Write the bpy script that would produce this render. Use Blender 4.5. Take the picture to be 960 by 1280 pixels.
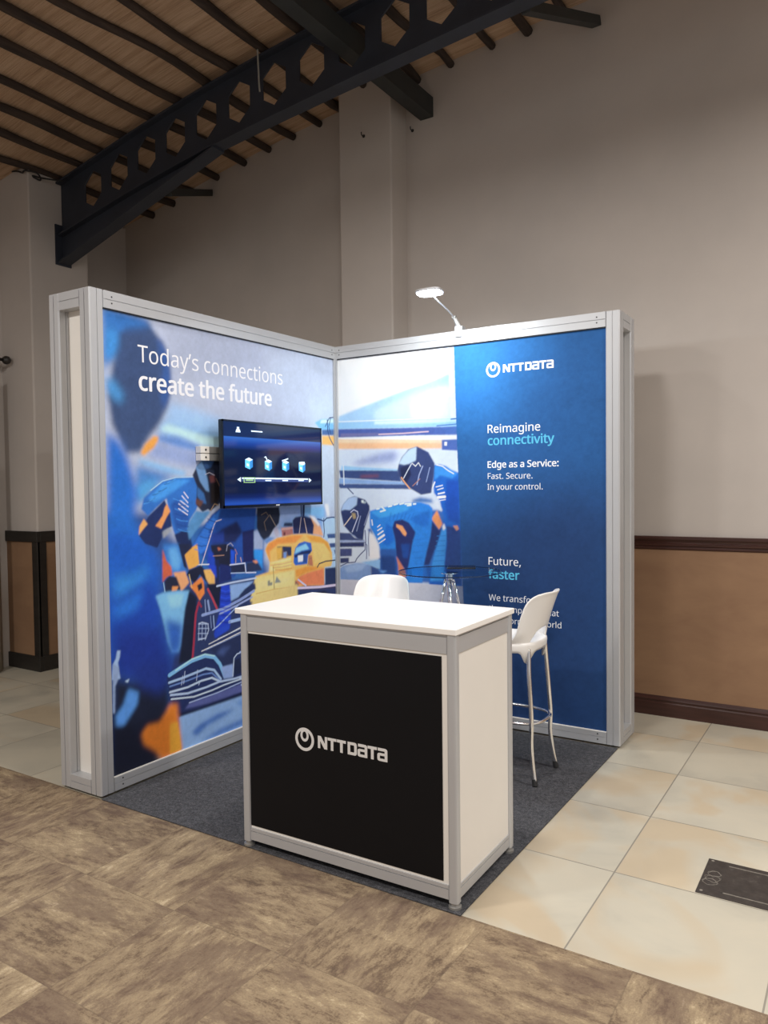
import bpy, bmesh, math, random
import numpy as np
from mathutils import Vector, Matrix
random.seed(7)
S = bpy.context.scene
COL = S.collection
for o in list(bpy.data.objects):
    bpy.data.objects.remove(o, do_unlink=True)

# ------------------------------------------------------------------ camera
cam = bpy.data.objects.new('camera', bpy.data.cameras.new('camera'))
COL.objects.link(cam)
yaw, pitch, roll = 2.1365, -0.0344, -0.0118
fw = Vector((math.cos(pitch)*math.cos(yaw), math.cos(pitch)*math.sin(yaw), math.sin(pitch)))
rt = Vector((math.sin(yaw), -math.cos(yaw), 0.0))
up = rt.cross(fw)
r2 = rt*math.cos(roll) + up*math.sin(roll)
u2 = up*math.cos(roll) - rt*math.sin(roll)
M = Matrix((r2, u2, -fw)).transposed().to_4x4()
M.translation = Vector((3.1721, -4.3792, 1.5267))
cam.matrix_world = M
cam.data.sensor_fit = 'HORIZONTAL'
cam.data.sensor_width = 36.0
cam.data.lens = 957.463/960*36.0
cam.data.clip_start = 0.05
S.camera = cam

# ------------------------------------------------------------------ world, lights, exposure
W = bpy.data.worlds.new('hall'); S.world = W; W.use_nodes = True
W.node_tree.nodes['Background'].inputs[0].default_value = (1.0, 0.955, 0.935, 1)
W.node_tree.nodes['Background'].inputs[1].default_value = 0.46
S.view_settings.view_transform = 'Standard'
S.view_settings.look = 'None'
S.view_settings.gamma = 1.0
S.view_settings.exposure = 0.0
S.view_settings.use_curve_mapping = False

def light(name, kind, loc, target, power, color=(1, .95, .89), size=.3, spot=None, blend=.6):
    d = bpy.data.lights.new(name, kind)
    d.energy = power; d.color = color
    if kind == 'AREA':
        d.shape = 'DISK'; d.size = size
    else:
        d.shadow_soft_size = size
    if kind == 'SPOT':
        d.spot_size = math.radians(spot); d.spot_blend = blend
    o = bpy.data.objects.new(name, d); COL.objects.link(o)
    o.location = loc
    o.rotation_euler = (Vector(target)-Vector(loc)).to_track_quat('-Z', 'Y').to_euler()
    return o
# the hall's ceiling lamps, all hanging outside the frame
HL = (1, .975, .945)
light('hall_lamp', 'AREA', (1.7, -2.0, 3.8), (1.7, -2.0, 0), 40, HL, size=.35)
light('hall_lamp', 'AREA', (4.7, -1.2, 3.9), (4.7, -1.2, 0), 95, HL, size=.35)
light('hall_lamp', 'AREA', (0.45, -1.95, 3.85), (0.45, -1.95, 0), 16, HL, size=.25)
light('hall_lamp', 'AREA', (3.8, -5.2, 3.85), (3.8, -5.2, 0), 105, HL, size=.5)
light('hall_lamp', 'AREA', (-0.6, -4.9, 3.75), (-0.6, -4.9, 0), 108, HL, size=.5)
light('hall_spot', 'SPOT', (3.2, -2.5, 3.9), (3.1, -2.4, 0), 75, HL, .12, 66, .6)

# ------------------------------------------------------------------ materials
def srgb(h):
    v = [int(h[i:i+2], 16)/255 for i in (0, 2, 4)]
    return tuple(c/12.92 if c <= .04045 else ((c+.055)/1.055)**2.4 for c in v)
def rgba(c): return (c[0], c[1], c[2], 1.0)
class NT:
    """little helper around one material's node tree"""
    def __init__(s, name, color=(.8, .8, .8), rough=.5, metal=0., **kw):
        s.m = bpy.data.materials.new(name); s.m.use_nodes = True
        s.t = s.m.node_tree; s.b = s.t.nodes['Principled BSDF']
        s.b.inputs['Base Color'].default_value = rgba(color)
        s.b.inputs['Roughness'].default_value = rough
        s.b.inputs['Metallic'].default_value = metal
        for k, v in kw.items(): s.b.inputs[k.replace('_', ' ')].default_value = v
        s.tc = None
    def n(s, typ, **kw):
        x = s.t.nodes.new(typ)
        for k, v in kw.items(): setattr(x, k, v)
        return x
    def l(s, a, b): s.t.links.new(a, b)
    def obj(s):
        if not s.tc: s.tc = s.n('ShaderNodeTexCoord')
        return s.tc.outputs['Object']
    def mapping(s, scale=(1, 1, 1), loc=(0, 0, 0), rot=(0, 0, 0), src=None):
        m = s.n('ShaderNodeMapping')
        m.inputs['Scale'].default_value = scale; m.inputs['Location'].default_value = loc; m.inputs['Rotation'].default_value = rot
        s.l(src or s.obj(), m.inputs[0]); return m.outputs[0]
    def noise(s, vec, scale=5, detail=3, rough=.5, dist=0.):
        x = s.n('ShaderNodeTexNoise')
        x.inputs['Scale'].default_value = scale; x.inputs['Detail'].default_value = detail
        x.inputs['Roughness'].default_value = rough; x.inputs['Distortion'].default_value = dist
        s.l(vec, x.inputs['Vector']); return x.outputs['Fac']
    def ramp(s, fac, stops):
        r = s.n('ShaderNodeValToRGB')
        e = r.color_ramp.elements
        while len(e) > 1: e.remove(e[-1])
        e[0].position = stops[0][0]; e[0].color = rgba(stops[0][1])
        for p, c in stops[1:]:
            q = e.new(p); q.color = rgba(c)
        s.l(fac, r.inputs[0]); return r.outputs[0]
    def mix(s, fac, a, b, mode='MIX'):
        x = s.n('ShaderNodeMix', data_type='RGBA', blend_type=mode)
        if hasattr(fac, 'links'): s.l(fac, x.inputs[0])
        else: x.inputs[0].default_value = fac
        for v, i in ((a, 6), (b, 7)):
            if hasattr(v, 'links'): s.l(v, x.inputs[i])
            else: x.inputs[i].default_value = rgba(v)
        return x.outputs[2]
    def math(s, op, a, b=None, clamp=False):
        x = s.n('ShaderNodeMath', operation=op, use_clamp=clamp)
        for v, i in ((a, 0), (b, 1)):
            if v is None: continue
            if hasattr(v, 'links'): s.l(v, x.inputs[i])
            else: x.inputs[i].default_value = v
        return x.outputs[0]
    def base(s, c): s.l(c, s.b.inputs['Base Color']); return s
    def bump(s, h, strength=.2, dist=.01):
        x = s.n('ShaderNodeBump'); x.inputs['Strength'].default_value = strength; x.inputs['Distance'].default_value = dist
        s.l(h, x.inputs['Height']); s.l(x.outputs[0], s.b.inputs['Normal']); return s
def sc(c, k): return tuple(min(1, x*k) for x in c)
def simple(name, color, rough=.5, metal=0., var=.08, scale=20, stretch=(1, 1, 1), **kw):
    n = NT(name, color, rough, metal, **kw)
    f = n.noise(n.mapping(stretch), scale, 3)
    n.base(n.ramp(f, [(.3, sc(color, 1-var)), (.7, sc(color, 1+var))]))
    return n.m

MT = {}
MT['alu'] = simple('silver_aluminium', srgb('c0c1c3'), .42, .35, .025, 3)
MT['alu_dark'] = simple('brushed_aluminium', srgb('a8a6a2'), .4, .6, .03, 5)
MT['white_board'] = simple('white_laminate', srgb('e9e4dc'), .45, 0, .02, 3)
MT['white_top'] = simple('white_gloss_laminate', srgb('f6f3ee'), .3, 0, .015, 3)
MT['black_panel'] = simple('black_print', srgb('0b0b0f'), .55, 0, .08, 4, Specular_IOR_Level=.2)
MT['plastic'] = simple('white_plastic', srgb('efece8'), .28, 0, .015, 4)
MT['chrome'] = simple('chrome', (.92, .92, .94), .12, 1., .03, 8)
MT['rubber'] = simple('dark_rubber', srgb('2b2a2a'), .7, 0, .1, 30)
MT['steel'] = simple('dark_blue_painted_steel', srgb('2c313c'), .55, .1, .14, 5)
MT['steel_green'] = simple('dark_painted_purlin_steel', srgb('2e302f'), .6, .1, .12, 5)
MT['tv_plastic'] = simple('black_gloss_plastic', srgb('121318'), .25, 0, .05, 10)
MT['white_ink'] = simple('white_ink', srgb('f4f4f8'), .6, 0, .01, 5)
MT['silver_ink'] = simple('light_grey_ink', srgb('dcdad8'), .6, 0, .01, 5)
MT['cyan_ink'] = simple('cyan_ink', srgb('57bfe6'), .6, 0, .02, 5)
MT['screw'] = simple('dark_screw', srgb('3a3836'), .4, .6, .1, 40)
MT['groove'] = simple('dark_groove', srgb('57534e'), .6, 0, .05, 30)
MT['groove_dark'] = simple('dark_seam', srgb('24282f'), .7, 0, .05, 30)
MT['wood'] = simple('dark_varnished_wood', srgb('3f2520'), .3, 0, .25, 4, (1, 1, 14))
MT['wood_dark'] = simple('blackened_wood', srgb('2a2623'), .45, 0, .2, 4, (2, 2, 10))
MT['cable'] = simple('grey_cable', srgb('9a9890'), .5)
MT['wire'] = simple('black_wire', srgb('1c1b1b'), .6)

def wall_paint():
    n = NT('taupe_wall_paint', srgb('b3a598'), .85)
    f = n.noise(n.mapping(), 1.2, 5, .6)
    n.base(n.ramp(f, [(.3, srgb('b7afa8')), (.7, srgb('c2b9b1'))]))
    return n.bump(n.noise(n.mapping(), 60, 3), .06, .004).m
MT['paint'] = wall_paint()
def dado():
    n = NT('brown_dado', srgb('8d6c52'), .7)
    f = n.noise(n.mapping((1, 1, 2.2)), 3, 5, .6, .4)
    n.base(n.ramp(f, [(.25, srgb('84644b')), (.75, srgb('967558'))]))
    return n.m
MT['dado'] = dado()

def tile_floor():
    n = NT('stone_tiles', srgb('c8bda6'), .42)
    s = .5875
    v = n.mapping(loc=(-2.337, .82, 0))
    sep = n.n('ShaderNodeSeparateXYZ'); n.l(v, sep.inputs[0])
    gx = n.math('DIVIDE', sep.outputs[0], s); gy = n.math('DIVIDE', sep.outputs[1], s)
    def edge(g):
        fr = n.math('FRACT', g)
        a = n.math('SUBTRACT', fr, .5); a = n.math('ABSOLUTE', a)
        return n.math('GREATER_THAN', a, .4952)
    grout = n.math('MAXIMUM', edge(gx), edge(gy))
    cb = n.n('ShaderNodeCombineXYZ')
    n.l(n.math('FLOOR', gx), cb.inputs[0]); n.l(n.math('FLOOR', gy), cb.inputs[1])
    wn = n.n('ShaderNodeTexWhiteNoise', noise_dimensions='2D'); n.l(cb.outputs[0], wn.inputs['Vector'])
    # every tile has its own patch of stone
    off = n.n('ShaderNodeVectorMath', operation='MULTIPLY_ADD')
    n.l(wn.outputs['Color'], off.inputs[0]); off.inputs[1].default_value = (40, 40, 0); n.l(n.obj(), off.inputs[2])
    a = n.noise(off.outputs[0], 2.2, 5, .6, .5)
    b = n.noise(off.outputs[0], 1.2, 4, .5, .8)
    c1 = n.ramp(a, [(.28, srgb('b3ae9f')), (.5, srgb('c4bdab')), (.72, srgb('cbc2ae'))])
    warm = n.ramp(b, [(.53, (0, 0, 0)), (.6, (1, 1, 1))])
    c2 = n.mix(n.math('MULTIPLY', warm, .6), c1, srgb('c4ae8d'))
    tone = n.ramp(wn.outputs['Value'], [(0, (.9, .9, .9)), (1, (1.0, 1.0, 1.0))])
    c3 = n.mix(1.0, c2, tone, 'MULTIPLY')
    n.base(n.mix(grout, c3, srgb('8d877b')))
    r = n.ramp(a, [(.3, (.36,)*3), (.7, (.5,)*3)]); n.l(r, n.b.inputs['Roughness'])
    return n.bump(n.math('SUBTRACT', 1.0, grout), .3, .003).m
MT['tiles'] = tile_floor()

def hall_carpet():
    n = NT('mottled_brown_carpet_tiles', srgb('8b7a60'), .95)
    n.b.inputs['Specular IOR Level'].default_value = .1
    s = .5
    v = n.mapping(loc=(-2.56, 2.0, 0))
    sep = n.n('ShaderNodeSeparateXYZ'); n.l(v, sep.inputs[0])
    gx = n.math('DIVIDE', sep.outputs[0], s); gy = n.math('DIVIDE', sep.outputs[1], s)
    chk = n.math('MODULO', n.math('ABSOLUTE', n.math('ADD', n.math('FLOOR', gx), n.math('FLOOR', gy))), 2.0)
    def edge(g):
        a = n.math('ABSOLUTE', n.math('SUBTRACT', n.math('FRACT', g), .5))
        return n.math('GREATER_THAN', a, .4955)
    seam = n.math('MAXIMUM', edge(gx), edge(gy))
    def pat(sx, sy):
        a = n.noise(n.mapping((sx, sy, 1)), 2.7, 10, .78, .25)
        b = n.noise(n.mapping((sx*2, sy*1.6, 1), (5, 3, 0)), 6, 5, .7, .2)
        return n.math('ADD', n.math('MULTIPLY', a, .7), n.math('MULTIPLY', b, .3))
    f = n.n('ShaderNodeMix', data_type='FLOAT')
    n.l(chk, f.inputs[0]); n.l(pat(1.7, 4.6), f.inputs[2]); n.l(pat(4.6, 1.7), f.inputs[3])
    wn = n.n('ShaderNodeTexWhiteNoise', noise_dimensions='2D')
    cb = n.n('ShaderNodeCombineXYZ'); n.l(n.math('FLOOR', gx), cb.inputs[0]); n.l(n.math('FLOOR', n.math('MULTIPLY', gy, 2.)), cb.inputs[1]); n.l(cb.outputs[0], wn.inputs['Vector'])
    fine = n.noise(n.mapping(), 150, 2)
    g = n.math('ADD', f.outputs[0], n.math('MULTIPLY', n.math('SUBTRACT', fine, .5), .16))
    g = n.math('ADD', g, n.math('MULTIPLY', n.math('SUBTRACT', wn.outputs['Value'], .5), .07))
    c = n.ramp(g, [(.36, srgb('66584b')), (.44, srgb('7b6b59')), (.475, srgb('8f7f68')), (.535, srgb('9b8b72')), (.58, srgb('a69679')), (.63, srgb('c0b093'))])
    def patch(sx, sy):
        return n.noise(n.mapping((sx, sy, 1), (9, 4, 0)), 1.9, 8, .7, .2)
    f2 = n.n('ShaderNodeMix', data_type='FLOAT')
    n.l(chk, f2.inputs[0]); n.l(patch(1.2, 2.6), f2.inputs[2]); n.l(patch(2.6, 1.2), f2.inputs[3])
    pk = n.ramp(n.math('ADD', f2.outputs[0], n.math('MULTIPLY', n.math('SUBTRACT', fine, .5), .25)), [(.49, (0, 0, 0)), (.56, (1, 1, 1))])
    c = n.mix(1.0, n.mix(n.math('MULTIPLY', pk, .55), c, srgb('6b5a50')), (.92, .88, .87), 'MULTIPLY')
    n.base(n.mix(n.math('MULTIPLY', seam, .3), c, srgb('5d5145')))
    return n.bump(fine, .5, .006).m
MT['hall_carpet'] = hall_carpet()

def booth_carpet():
    n = NT('charcoal_needle_felt', srgb('4a4a4d'), .95)
    n.b.inputs['Specular IOR Level'].default_value = .1
    a = n.noise(n.mapping(), 190, 4, .8); b = n.noise(n.mapping(), 60, 4, .7)
    f = n.math('ADD', n.math('MULTIPLY', a, .65), n.math('MULTIPLY', b, .35))
    n.base(n.ramp(f, [(.38, srgb('2e2e31')), (.5, srgb('4b4b4e')), (.62, srgb('6a6a6d'))]))
    return n.bump(a, .5, .004).m
MT['booth_carpet'] = booth_carpet()

def reed():
    n = NT('woven_reed_matting', srgb('8a6440'), .9)
    a = n.noise(n.mapping((1.2, 46, 1), rot=(0, 0, .16)), 3.0, 5, .65, .15)
    b = n.noise(n.mapping((.8, 8, 1), rot=(0, 0, .22)), 2.0, 4, .6, .3)
    f = n.math('ADD', n.math('MULTIPLY', a, .6), n.math('MULTIPLY', b, .4))
    n.base(n.ramp(f, [(.3, srgb('8a6e57')), (.45, srgb('bd9c7d')), (.6, srgb('d3b496')), (.75, srgb('e2c8aa'))]))
    return n.bump(a, .8, .012).m
MT['reed'] = reed()
def pole_mat():
    n = NT('rough_dark_pole', srgb('3b2f29'), .85)
    a = n.noise(n.mapping((9, .8, 9)), 4, 4, .6)
    n.base(n.ramp(a, [(.3, srgb('2a211d')), (.7, srgb('493b32'))]))
    return n.bump(a, .6, .01).m
MT['pole'] = pole_mat()
def curtain_mat():
    n = NT('beige_curtain_cloth', srgb('8d8375'), .9)
    a = n.noise(n.mapping((1, 1, .2)), 60, 3)
    n.base(n.ramp(a, [(.3, srgb('84796c')), (.7, srgb('988d7f'))]))
    return n.m
MT['curtain'] = curtain_mat()
def cover_mat():
    n = NT('scuffed_dark_metal', srgb('4a4440'), .5, .4)
    a = n.noise(n.mapping(), 30, 5, .7)
    n.base(n.ramp(a, [(.35, srgb('3f3a37')), (.6, srgb('4d4743')), (.75, srgb('6a645e'))]))
    return n.m
MT['cover'] = cover_mat()
MT['scuff'] = simple('pale_scuffs', srgb('857e74'), .6, 0, .2, 60)
def print_mat():
    n = NT('printed_fabric', (.5, .5, .5), .75)
    n.b.inputs['Specular IOR Level'].default_value = .25
    a = n.n('ShaderNodeAttribute', attribute_name='print')
    n.base(a.outputs['Color'])
    return n.bump(n.noise(n.mapping(), 900, 1), .04, .001).m
MT['print'] = print_mat()
def glass_mat():
    n = NT('clear_table_glass', (.78, .9, .95), .02)
    tr_ = n.n('ShaderNodeBsdfTransparent'); tr_.inputs[0].default_value = (.80, .90, .95, 1)
    gl = n.n('ShaderNodeBsdfGlossy'); gl.inputs['Roughness'].default_value = .03; gl.inputs[0].default_value = (.8, .9, 1, 1)
    mx = n.n('ShaderNodeMixShader'); mx.inputs[0].default_value = .13
    n.l(tr_.outputs[0], mx.inputs[1]); n.l(gl.outputs[0], mx.inputs[2])
    n.l(mx.outputs[0], n.t.nodes['Material Output'].inputs['Surface'])
    return n.m
MT['glass'] = glass_mat()
MT['glass_edge'] = simple('dark_blue_glass_edge', srgb('1b3050'), .15, 0, .05, 8)
def emis(name, col, strength, base=None, rough=.2):
    n = NT(name, base or col, rough)
    n.b.inputs['Emission Color'].default_value = rgba(col)
    n.b.inputs['Emission Strength'].default_value = strength
    return n.m
MT['led'] = emis('lit_led_face', (.86, .93, 1.), 12)
MT['icon_blue'] = emis('screen_icon_blue', srgb('5fb4e6'), .9)
MT['icon_pale'] = emis('screen_icon_pale', srgb('c9e0f2'), .9)
MT['icon_dark'] = emis('screen_icon_shade', srgb('2f78b8'), .8)
MT['icon_green'] = emis('screen_green_frame', srgb('8fb27a'), .8)
MT['bar_blue'] = emis('screen_bar_blue', srgb('33406e'), .8)
def screen_mat():
    n = NT('lit_television_screen', (.004, .005, .01), .08)
    g = n.n('ShaderNodeSeparateXYZ')
    n.l(n.obj(), g.inputs[0])
    z = n.math('DIVIDE', n.math('SUBTRACT', g.outputs[2], 1.42), .475)
    c = n.ramp(z, [(0, srgb('1c48b4')), (.03, srgb('2c5ac4')), (.1, srgb('13246a')), (.16, srgb('0c143c')), (.5, srgb('0b1234')),
                   (.68, srgb('0e1a4a')), (.76, srgb('2048ac')), (.832, srgb('3e78de')), (.842, srgb('1c2a58')), (1, srgb('182450'))])
    n.l(c, n.b.inputs['Emission Color']); n.b.inputs['Emission Strength'].default_value = .8
    return n.m
MT['screen'] = screen_mat()

# ------------------------------------------------------------------ geometry helpers
def T(root, label, cat, group=None, kind=None):
    root['label'] = label; root['category'] = cat
    if group: root['group'] = group
    if kind: root['kind'] = kind
    return root
def empty(name, loc=(0, 0, 0), rz=0):
    o = bpy.data.objects.new(name, None); COL.objects.link(o)
    o.location = loc; o.rotation_euler = (0, 0, rz); o.empty_display_size = .1
    return o
def obj(name, bm, m, parent=None, smooth=False, bevel=0, seg=2, recalc=True):
    if recalc: bmesh.ops.recalc_face_normals(bm, faces=bm.faces)
    me = bpy.data.meshes.new(name); bm.to_mesh(me); bm.free()
    for k in (m if isinstance(m, (list, tuple)) else [m]): me.materials.append(MT[k] if isinstance(k, str) else k)
    if smooth:
        me.polygons.foreach_set('use_smooth', [True]*len(me.polygons))
    o = bpy.data.objects.new(name, me); COL.objects.link(o)
    if parent: o.parent = parent
    if bevel:
        b = o.modifiers.new('bevel', 'BEVEL'); b.width = bevel; b.segments = seg; b.limit_method = 'ANGLE'; b.angle_limit = .6
    return o
def struct(name, bm, m, **kw):
    o = obj(name, bm, m, **kw); o['kind'] = 'structure'; return o
def box(bm, x0, x1, y0, y1, z0, z1, mi=0):
    v = [bm.verts.new(p) for p in ((x0,y0,z0),(x1,y0,z0),(x1,y1,z0),(x0,y1,z0),(x0,y0,z1),(x1,y0,z1),(x1,y1,z1),(x0,y1,z1))]
    for f in ((0,3,2,1),(4,5,6,7),(0,1,5,4),(1,2,6,5),(2,3,7,6),(3,0,4,7)):
        bm.faces.new([v[i] for i in f]).material_index = mi
    return v
def prism(bm, poly, z0, z1, f=None, mi=0):
    """poly in the XY plane pulled from z0 to z1; f maps (x,y,z) to the place"""
    f = f or (lambda x, y, z: (x, y, z))
    a = [bm.verts.new(f(x, y, z0)) for x, y in poly]; b = [bm.verts.new(f(x, y, z1)) for x, y in poly]
    n = len(poly)
    bm.faces.new(a[::-1]).material_index = mi; bm.faces.new(b).material_index = mi
    for i in range(n):
        bm.faces.new((a[i], a[(i+1) % n], b[(i+1) % n], b[i])).material_index = mi
def cyl(bm, p, q, r, r2=None, n=16, mi=0, caps=True):
    p = Vector(p); q = Vector(q); r2 = r if r2 is None else r2
    d = (q-p).normalized(); a = d.orthogonal().normalized(); b = d.cross(a)
    A = [bm.verts.new(p+(a*math.cos(t)+b*math.sin(t))*r) for t in [2*math.pi*i/n for i in range(n)]]
    B = [bm.verts.new(q+(a*math.cos(t)+b*math.sin(t))*r2) for t in [2*math.pi*i/n for i in range(n)]]
    for i in range(n):
        bm.faces.new((A[i], A[(i+1) % n], B[(i+1) % n], B[i])).material_index = mi
    if caps:
        bm.faces.new(A[::-1]).material_index = mi; bm.faces.new(B).material_index = mi
def tube(bm, pts, r, n=10, closed=False, mi=0):
    P = [Vector(p) for p in pts]; N = len(P)
    R = r if isinstance(r, (list, tuple)) else [r]*N
    rings = []; prev = None
    for i in range(N):
        d = (P[(i+1) % N]-P[i-1]) if closed else (P[min(i+1, N-1)]-P[max(i-1, 0)])
        d.normalize()
        a = (prev - d*prev.dot(d)) if prev is not None else d.orthogonal()
        a.normalize(); prev = a; b = d.cross(a)
        rings.append([bm.verts.new(P[i]+(a*math.cos(t)+b*math.sin(t))*R[i]) for t in [2*math.pi*k/n for k in range(n)]])
    for i in range(N if closed else N-1):
        A, B = rings[i], rings[(i+1) % N]
        for k in range(n): bm.faces.new((A[k], A[(k+1) % n], B[(k+1) % n], B[k])).material_index = mi
    if not closed:
        bm.faces.new(rings[0][::-1]); bm.faces.new(rings[-1])
def lathe(bm, prof, c=(0, 0, 0), n=32, mi=0):
    rings = []
    for r, z in prof:
        rings.append([bm.verts.new((c[0]+r*math.cos(2*math.pi*k/n), c[1]+r*math.sin(2*math.pi*k/n), c[2]+z)) for k in range(n)] if r > 1e-6
                     else [bm.verts.new((c[0], c[1], c[2]+z))])
    for A, B in zip(rings, rings[1:]):
        for k in range(n):
            q = [A[k % len(A)], A[(k+1) % len(A)], B[(k+1) % len(B)], B[k % len(B)]]
            u = []
            for v in q:
                if v not in u: u.append(v)
            if len(u) > 2: bm.faces.new(u).material_index = mi
def spline(pts, n=8):
    """Catmull-Rom through points"""
    P = [Vector(p) for p in pts]; P = [P[0]*2-P[1]]+P+[P[-1]*2-P[-2]]
    out = []
    for i in range(1, len(P)-2):
        for k in range(n):
            t = k/n; a, b, c, d = P[i-1:i+3]
            out.append(.5*((2*b)+(c-a)*t+(2*a-5*b+4*c-d)*t*t+(3*b-a-3*c+d)*t**3))
    out.append(P[-2]); return out
def fill2d(name, polys, f, m, parent=None, thick=.0006, grow=0.):
    """flat lettering / plates with holes: polygons (even-odd) filled, given a thickness, placed by f(x,y,h)"""
    cu = bpy.data.curves.new(name, 'CURVE'); cu.dimensions = '2D'; cu.fill_mode = 'BOTH'
    cu.extrude = thick/2; cu.offset = grow
    for q in polys:
        s = cu.splines.new('POLY'); s.points.add(len(q)-1); s.use_cyclic_u = True
        for pt, (x, y) in zip(s.points, q): pt.co = (x, y, 0, 1)
    t = bpy.data.objects.new(name+'_outline', cu); COL.objects.link(t)
    dg = bpy.context.evaluated_depsgraph_get()
    me = bpy.data.meshes.new_from_object(t.evaluated_get(dg))
    bpy.data.objects.remove(t, do_unlink=True); bpy.data.curves.remove(cu)
    bm = bmesh.new(); bm.from_mesh(me); bpy.data.meshes.remove(me)
    for v in bm.verts: v.co = Vector(f(v.co.x, v.co.y, v.co.z+thick/2))
    bmesh.ops.remove_doubles(bm, verts=bm.verts, dist=1e-6)
    return obj(name, bm, m, parent)
def lerp(a, b, t): return a+(b-a)*t
def table(pts):
    X = [p[0] for p in pts]; Y = [p[1] for p in pts]
    return lambda x: float(np.interp(x, X, Y))

# ------------------------------------------------------------------ the hall
G = .79                                     # gable wall face
LX = -3.13                                  # left wall face
_cz = [(-3.6, 4.06), (-3.1, 4.15), (-2.7, 4.21), (-2.2, 4.305), (-1.78, 4.385), (-1.28, 4.465), (-.9, 4.52), (-.42, 4.575), (.25, 4.64), (1.17, 4.72), (1.8, 4.77), (3, 4.86), (7, 5.1)]
ceil = table(_cz)

bm = bmesh.new(); box(bm, -3.4, 7, -1.992, G+.1, -.1, 0); struct('floor', bm, 'tiles')
bm = bmesh.new(); box(bm, -3.4, 7, -7.5, -1.992, -.1, .0006); struct('floor_carpet', bm, 'hall_carpet')
bm = bmesh.new()
poly = [(-3.4, -.1), (7, -.1)]+[(x, ceil(x)+.02) for x in np.linspace(7, -3.4, 40)]
prism(bm, poly, G, G+.2, lambda x, y, z: (x, z, y)); struct('wall_back', bm, 'paint')
bm = bmesh.new(); box(bm, -3.4, LX, -7.5, G, -.1, 4.12); struct('wall_left', bm, 'paint')
bm = bmesh.new()
xs = np.linspace(-3.4, 7, 60)
poly = [(x, ceil(x)) for x in xs]+[(x, ceil(x)+.04) for x in xs[::-1]]
prism(bm, poly, -7.5, G+.02, lambda x, y, z: (x, z, y)); struct('ceiling', bm, 'reed')
# pilasters
bm = bmesh.new(); box(bm, -.345, .132, .566, G+.02, 0, ceil(-.35)+.01); struct('wall_back_pilaster', bm, 'paint', bevel=.012)
bm = bmesh.new(); box(bm, LX-.02, -2.695, -.54, .02, 0, 4.19); struct('wall_left_pilaster', bm, 'paint', bevel=.012)
# dado panels and wooden trims
bm = bmesh.new(); box(bm, .132, 7, G-.006, G+.01, .1, 1.1); struct('wall_back_dado', bm, 'dado')
bm = bmesh.new(); box(bm, LX, -.345, G-.006, G+.01, .1, 1.1); struct('wall_back_dado_left', bm, 'dado')
def moulding(name, x0, x1, prof, m):
    bm = bmesh.new(); prism(bm, [(G+.004-d, z) for d, z in prof], x0, x1, lambda y, z, x: (x, y, z)); struct(name, bm, m)
rail_p = [(0, 1.09), (.012, 1.09), (.02, 1.098), (.02, 1.112), (.028, 1.118), (.03, 1.13), (.022, 1.137), (.026, 1.148), (.036, 1.16), (.036, 1.174), (.03, 1.178), (0, 1.178)]
base_p = [(0, 0), (.026, 0), (.026, .085), (.02, .092), (.022, .1), (.026, .106), (.018, .115), (.012, .13), (0, .13)]
moulding('trim_1', .132, 7, rail_p, 'wood'); moulding('baseboard_back', .132, 7, base_p, 'wood')
moulding('trim_2', LX, -.345, rail_p, 'wood_dark'); moulding('baseboard_back_left', LX, -.345, base_p, 'wood_dark')
# left pilaster: dado and frame
bm = bmesh.new(); box(bm, LX, -2.69, -.546, -.53, .1, 1.1); box(bm, -2.705, -2.689, -.546, .02, .1, 1.1); struct('wall_left_dado', bm, 'dado')
bm = bmesh.new()
for z0, z1, nm in ((1.088, 1.178, 'r'), (0, .128, 'b')):
    box(bm, LX, -2.675, -.562, -.53, z0, z1); box(bm, -2.7, -2.675, -.53, .02, z0, z1)
box(bm, -2.755, -2.68, -.557, -.53, .1, 1.1); box(bm, -2.7, -2.68, -.55, -.47, .1, 1.1)
struct('trim_3', bm, 'wood_dark', bevel=.004)

# reed ceiling poles
ords = 'first second third fourth fifth sixth seventh eighth ninth tenth eleventh twelfth thirteenth fourteenth fifteenth sixteenth'.split()
px = [-2.72, -2.43, -2.16, -1.86, -1.53, -1.24, -.96, -.69, -.4, -.08, .23, .515, .86, 1.134, 1.4, 1.785]
for i, x in enumerate(px):
    bm = bmesh.new(); pts = []; rr = []
    ph = random.random()*6; am = random.uniform(.018, .034)
    for k in range(34):
        y = G-.002-k*.17
        dx = am*math.sin(y*2.3+ph)+.012*math.sin(y*5.1+ph*2)-.01*math.sin(ph)
        if k == 0: dx *= .3
        xx = x+dx; r = .031+.004*math.sin(y*3+ph*3)
        pts.append((xx, y, ceil(xx)-r-.001)); rr.append(r)
    tube(bm, pts, rr, 8)
    o = obj('roof_pole', bm, 'pole', smooth=True)
    T(o, f'thin crooked dark roof pole under the reed ceiling, {ords[i]} from the left', 'roof pole', 'thin roof poles under the reed ceiling', 'thing')

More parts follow.
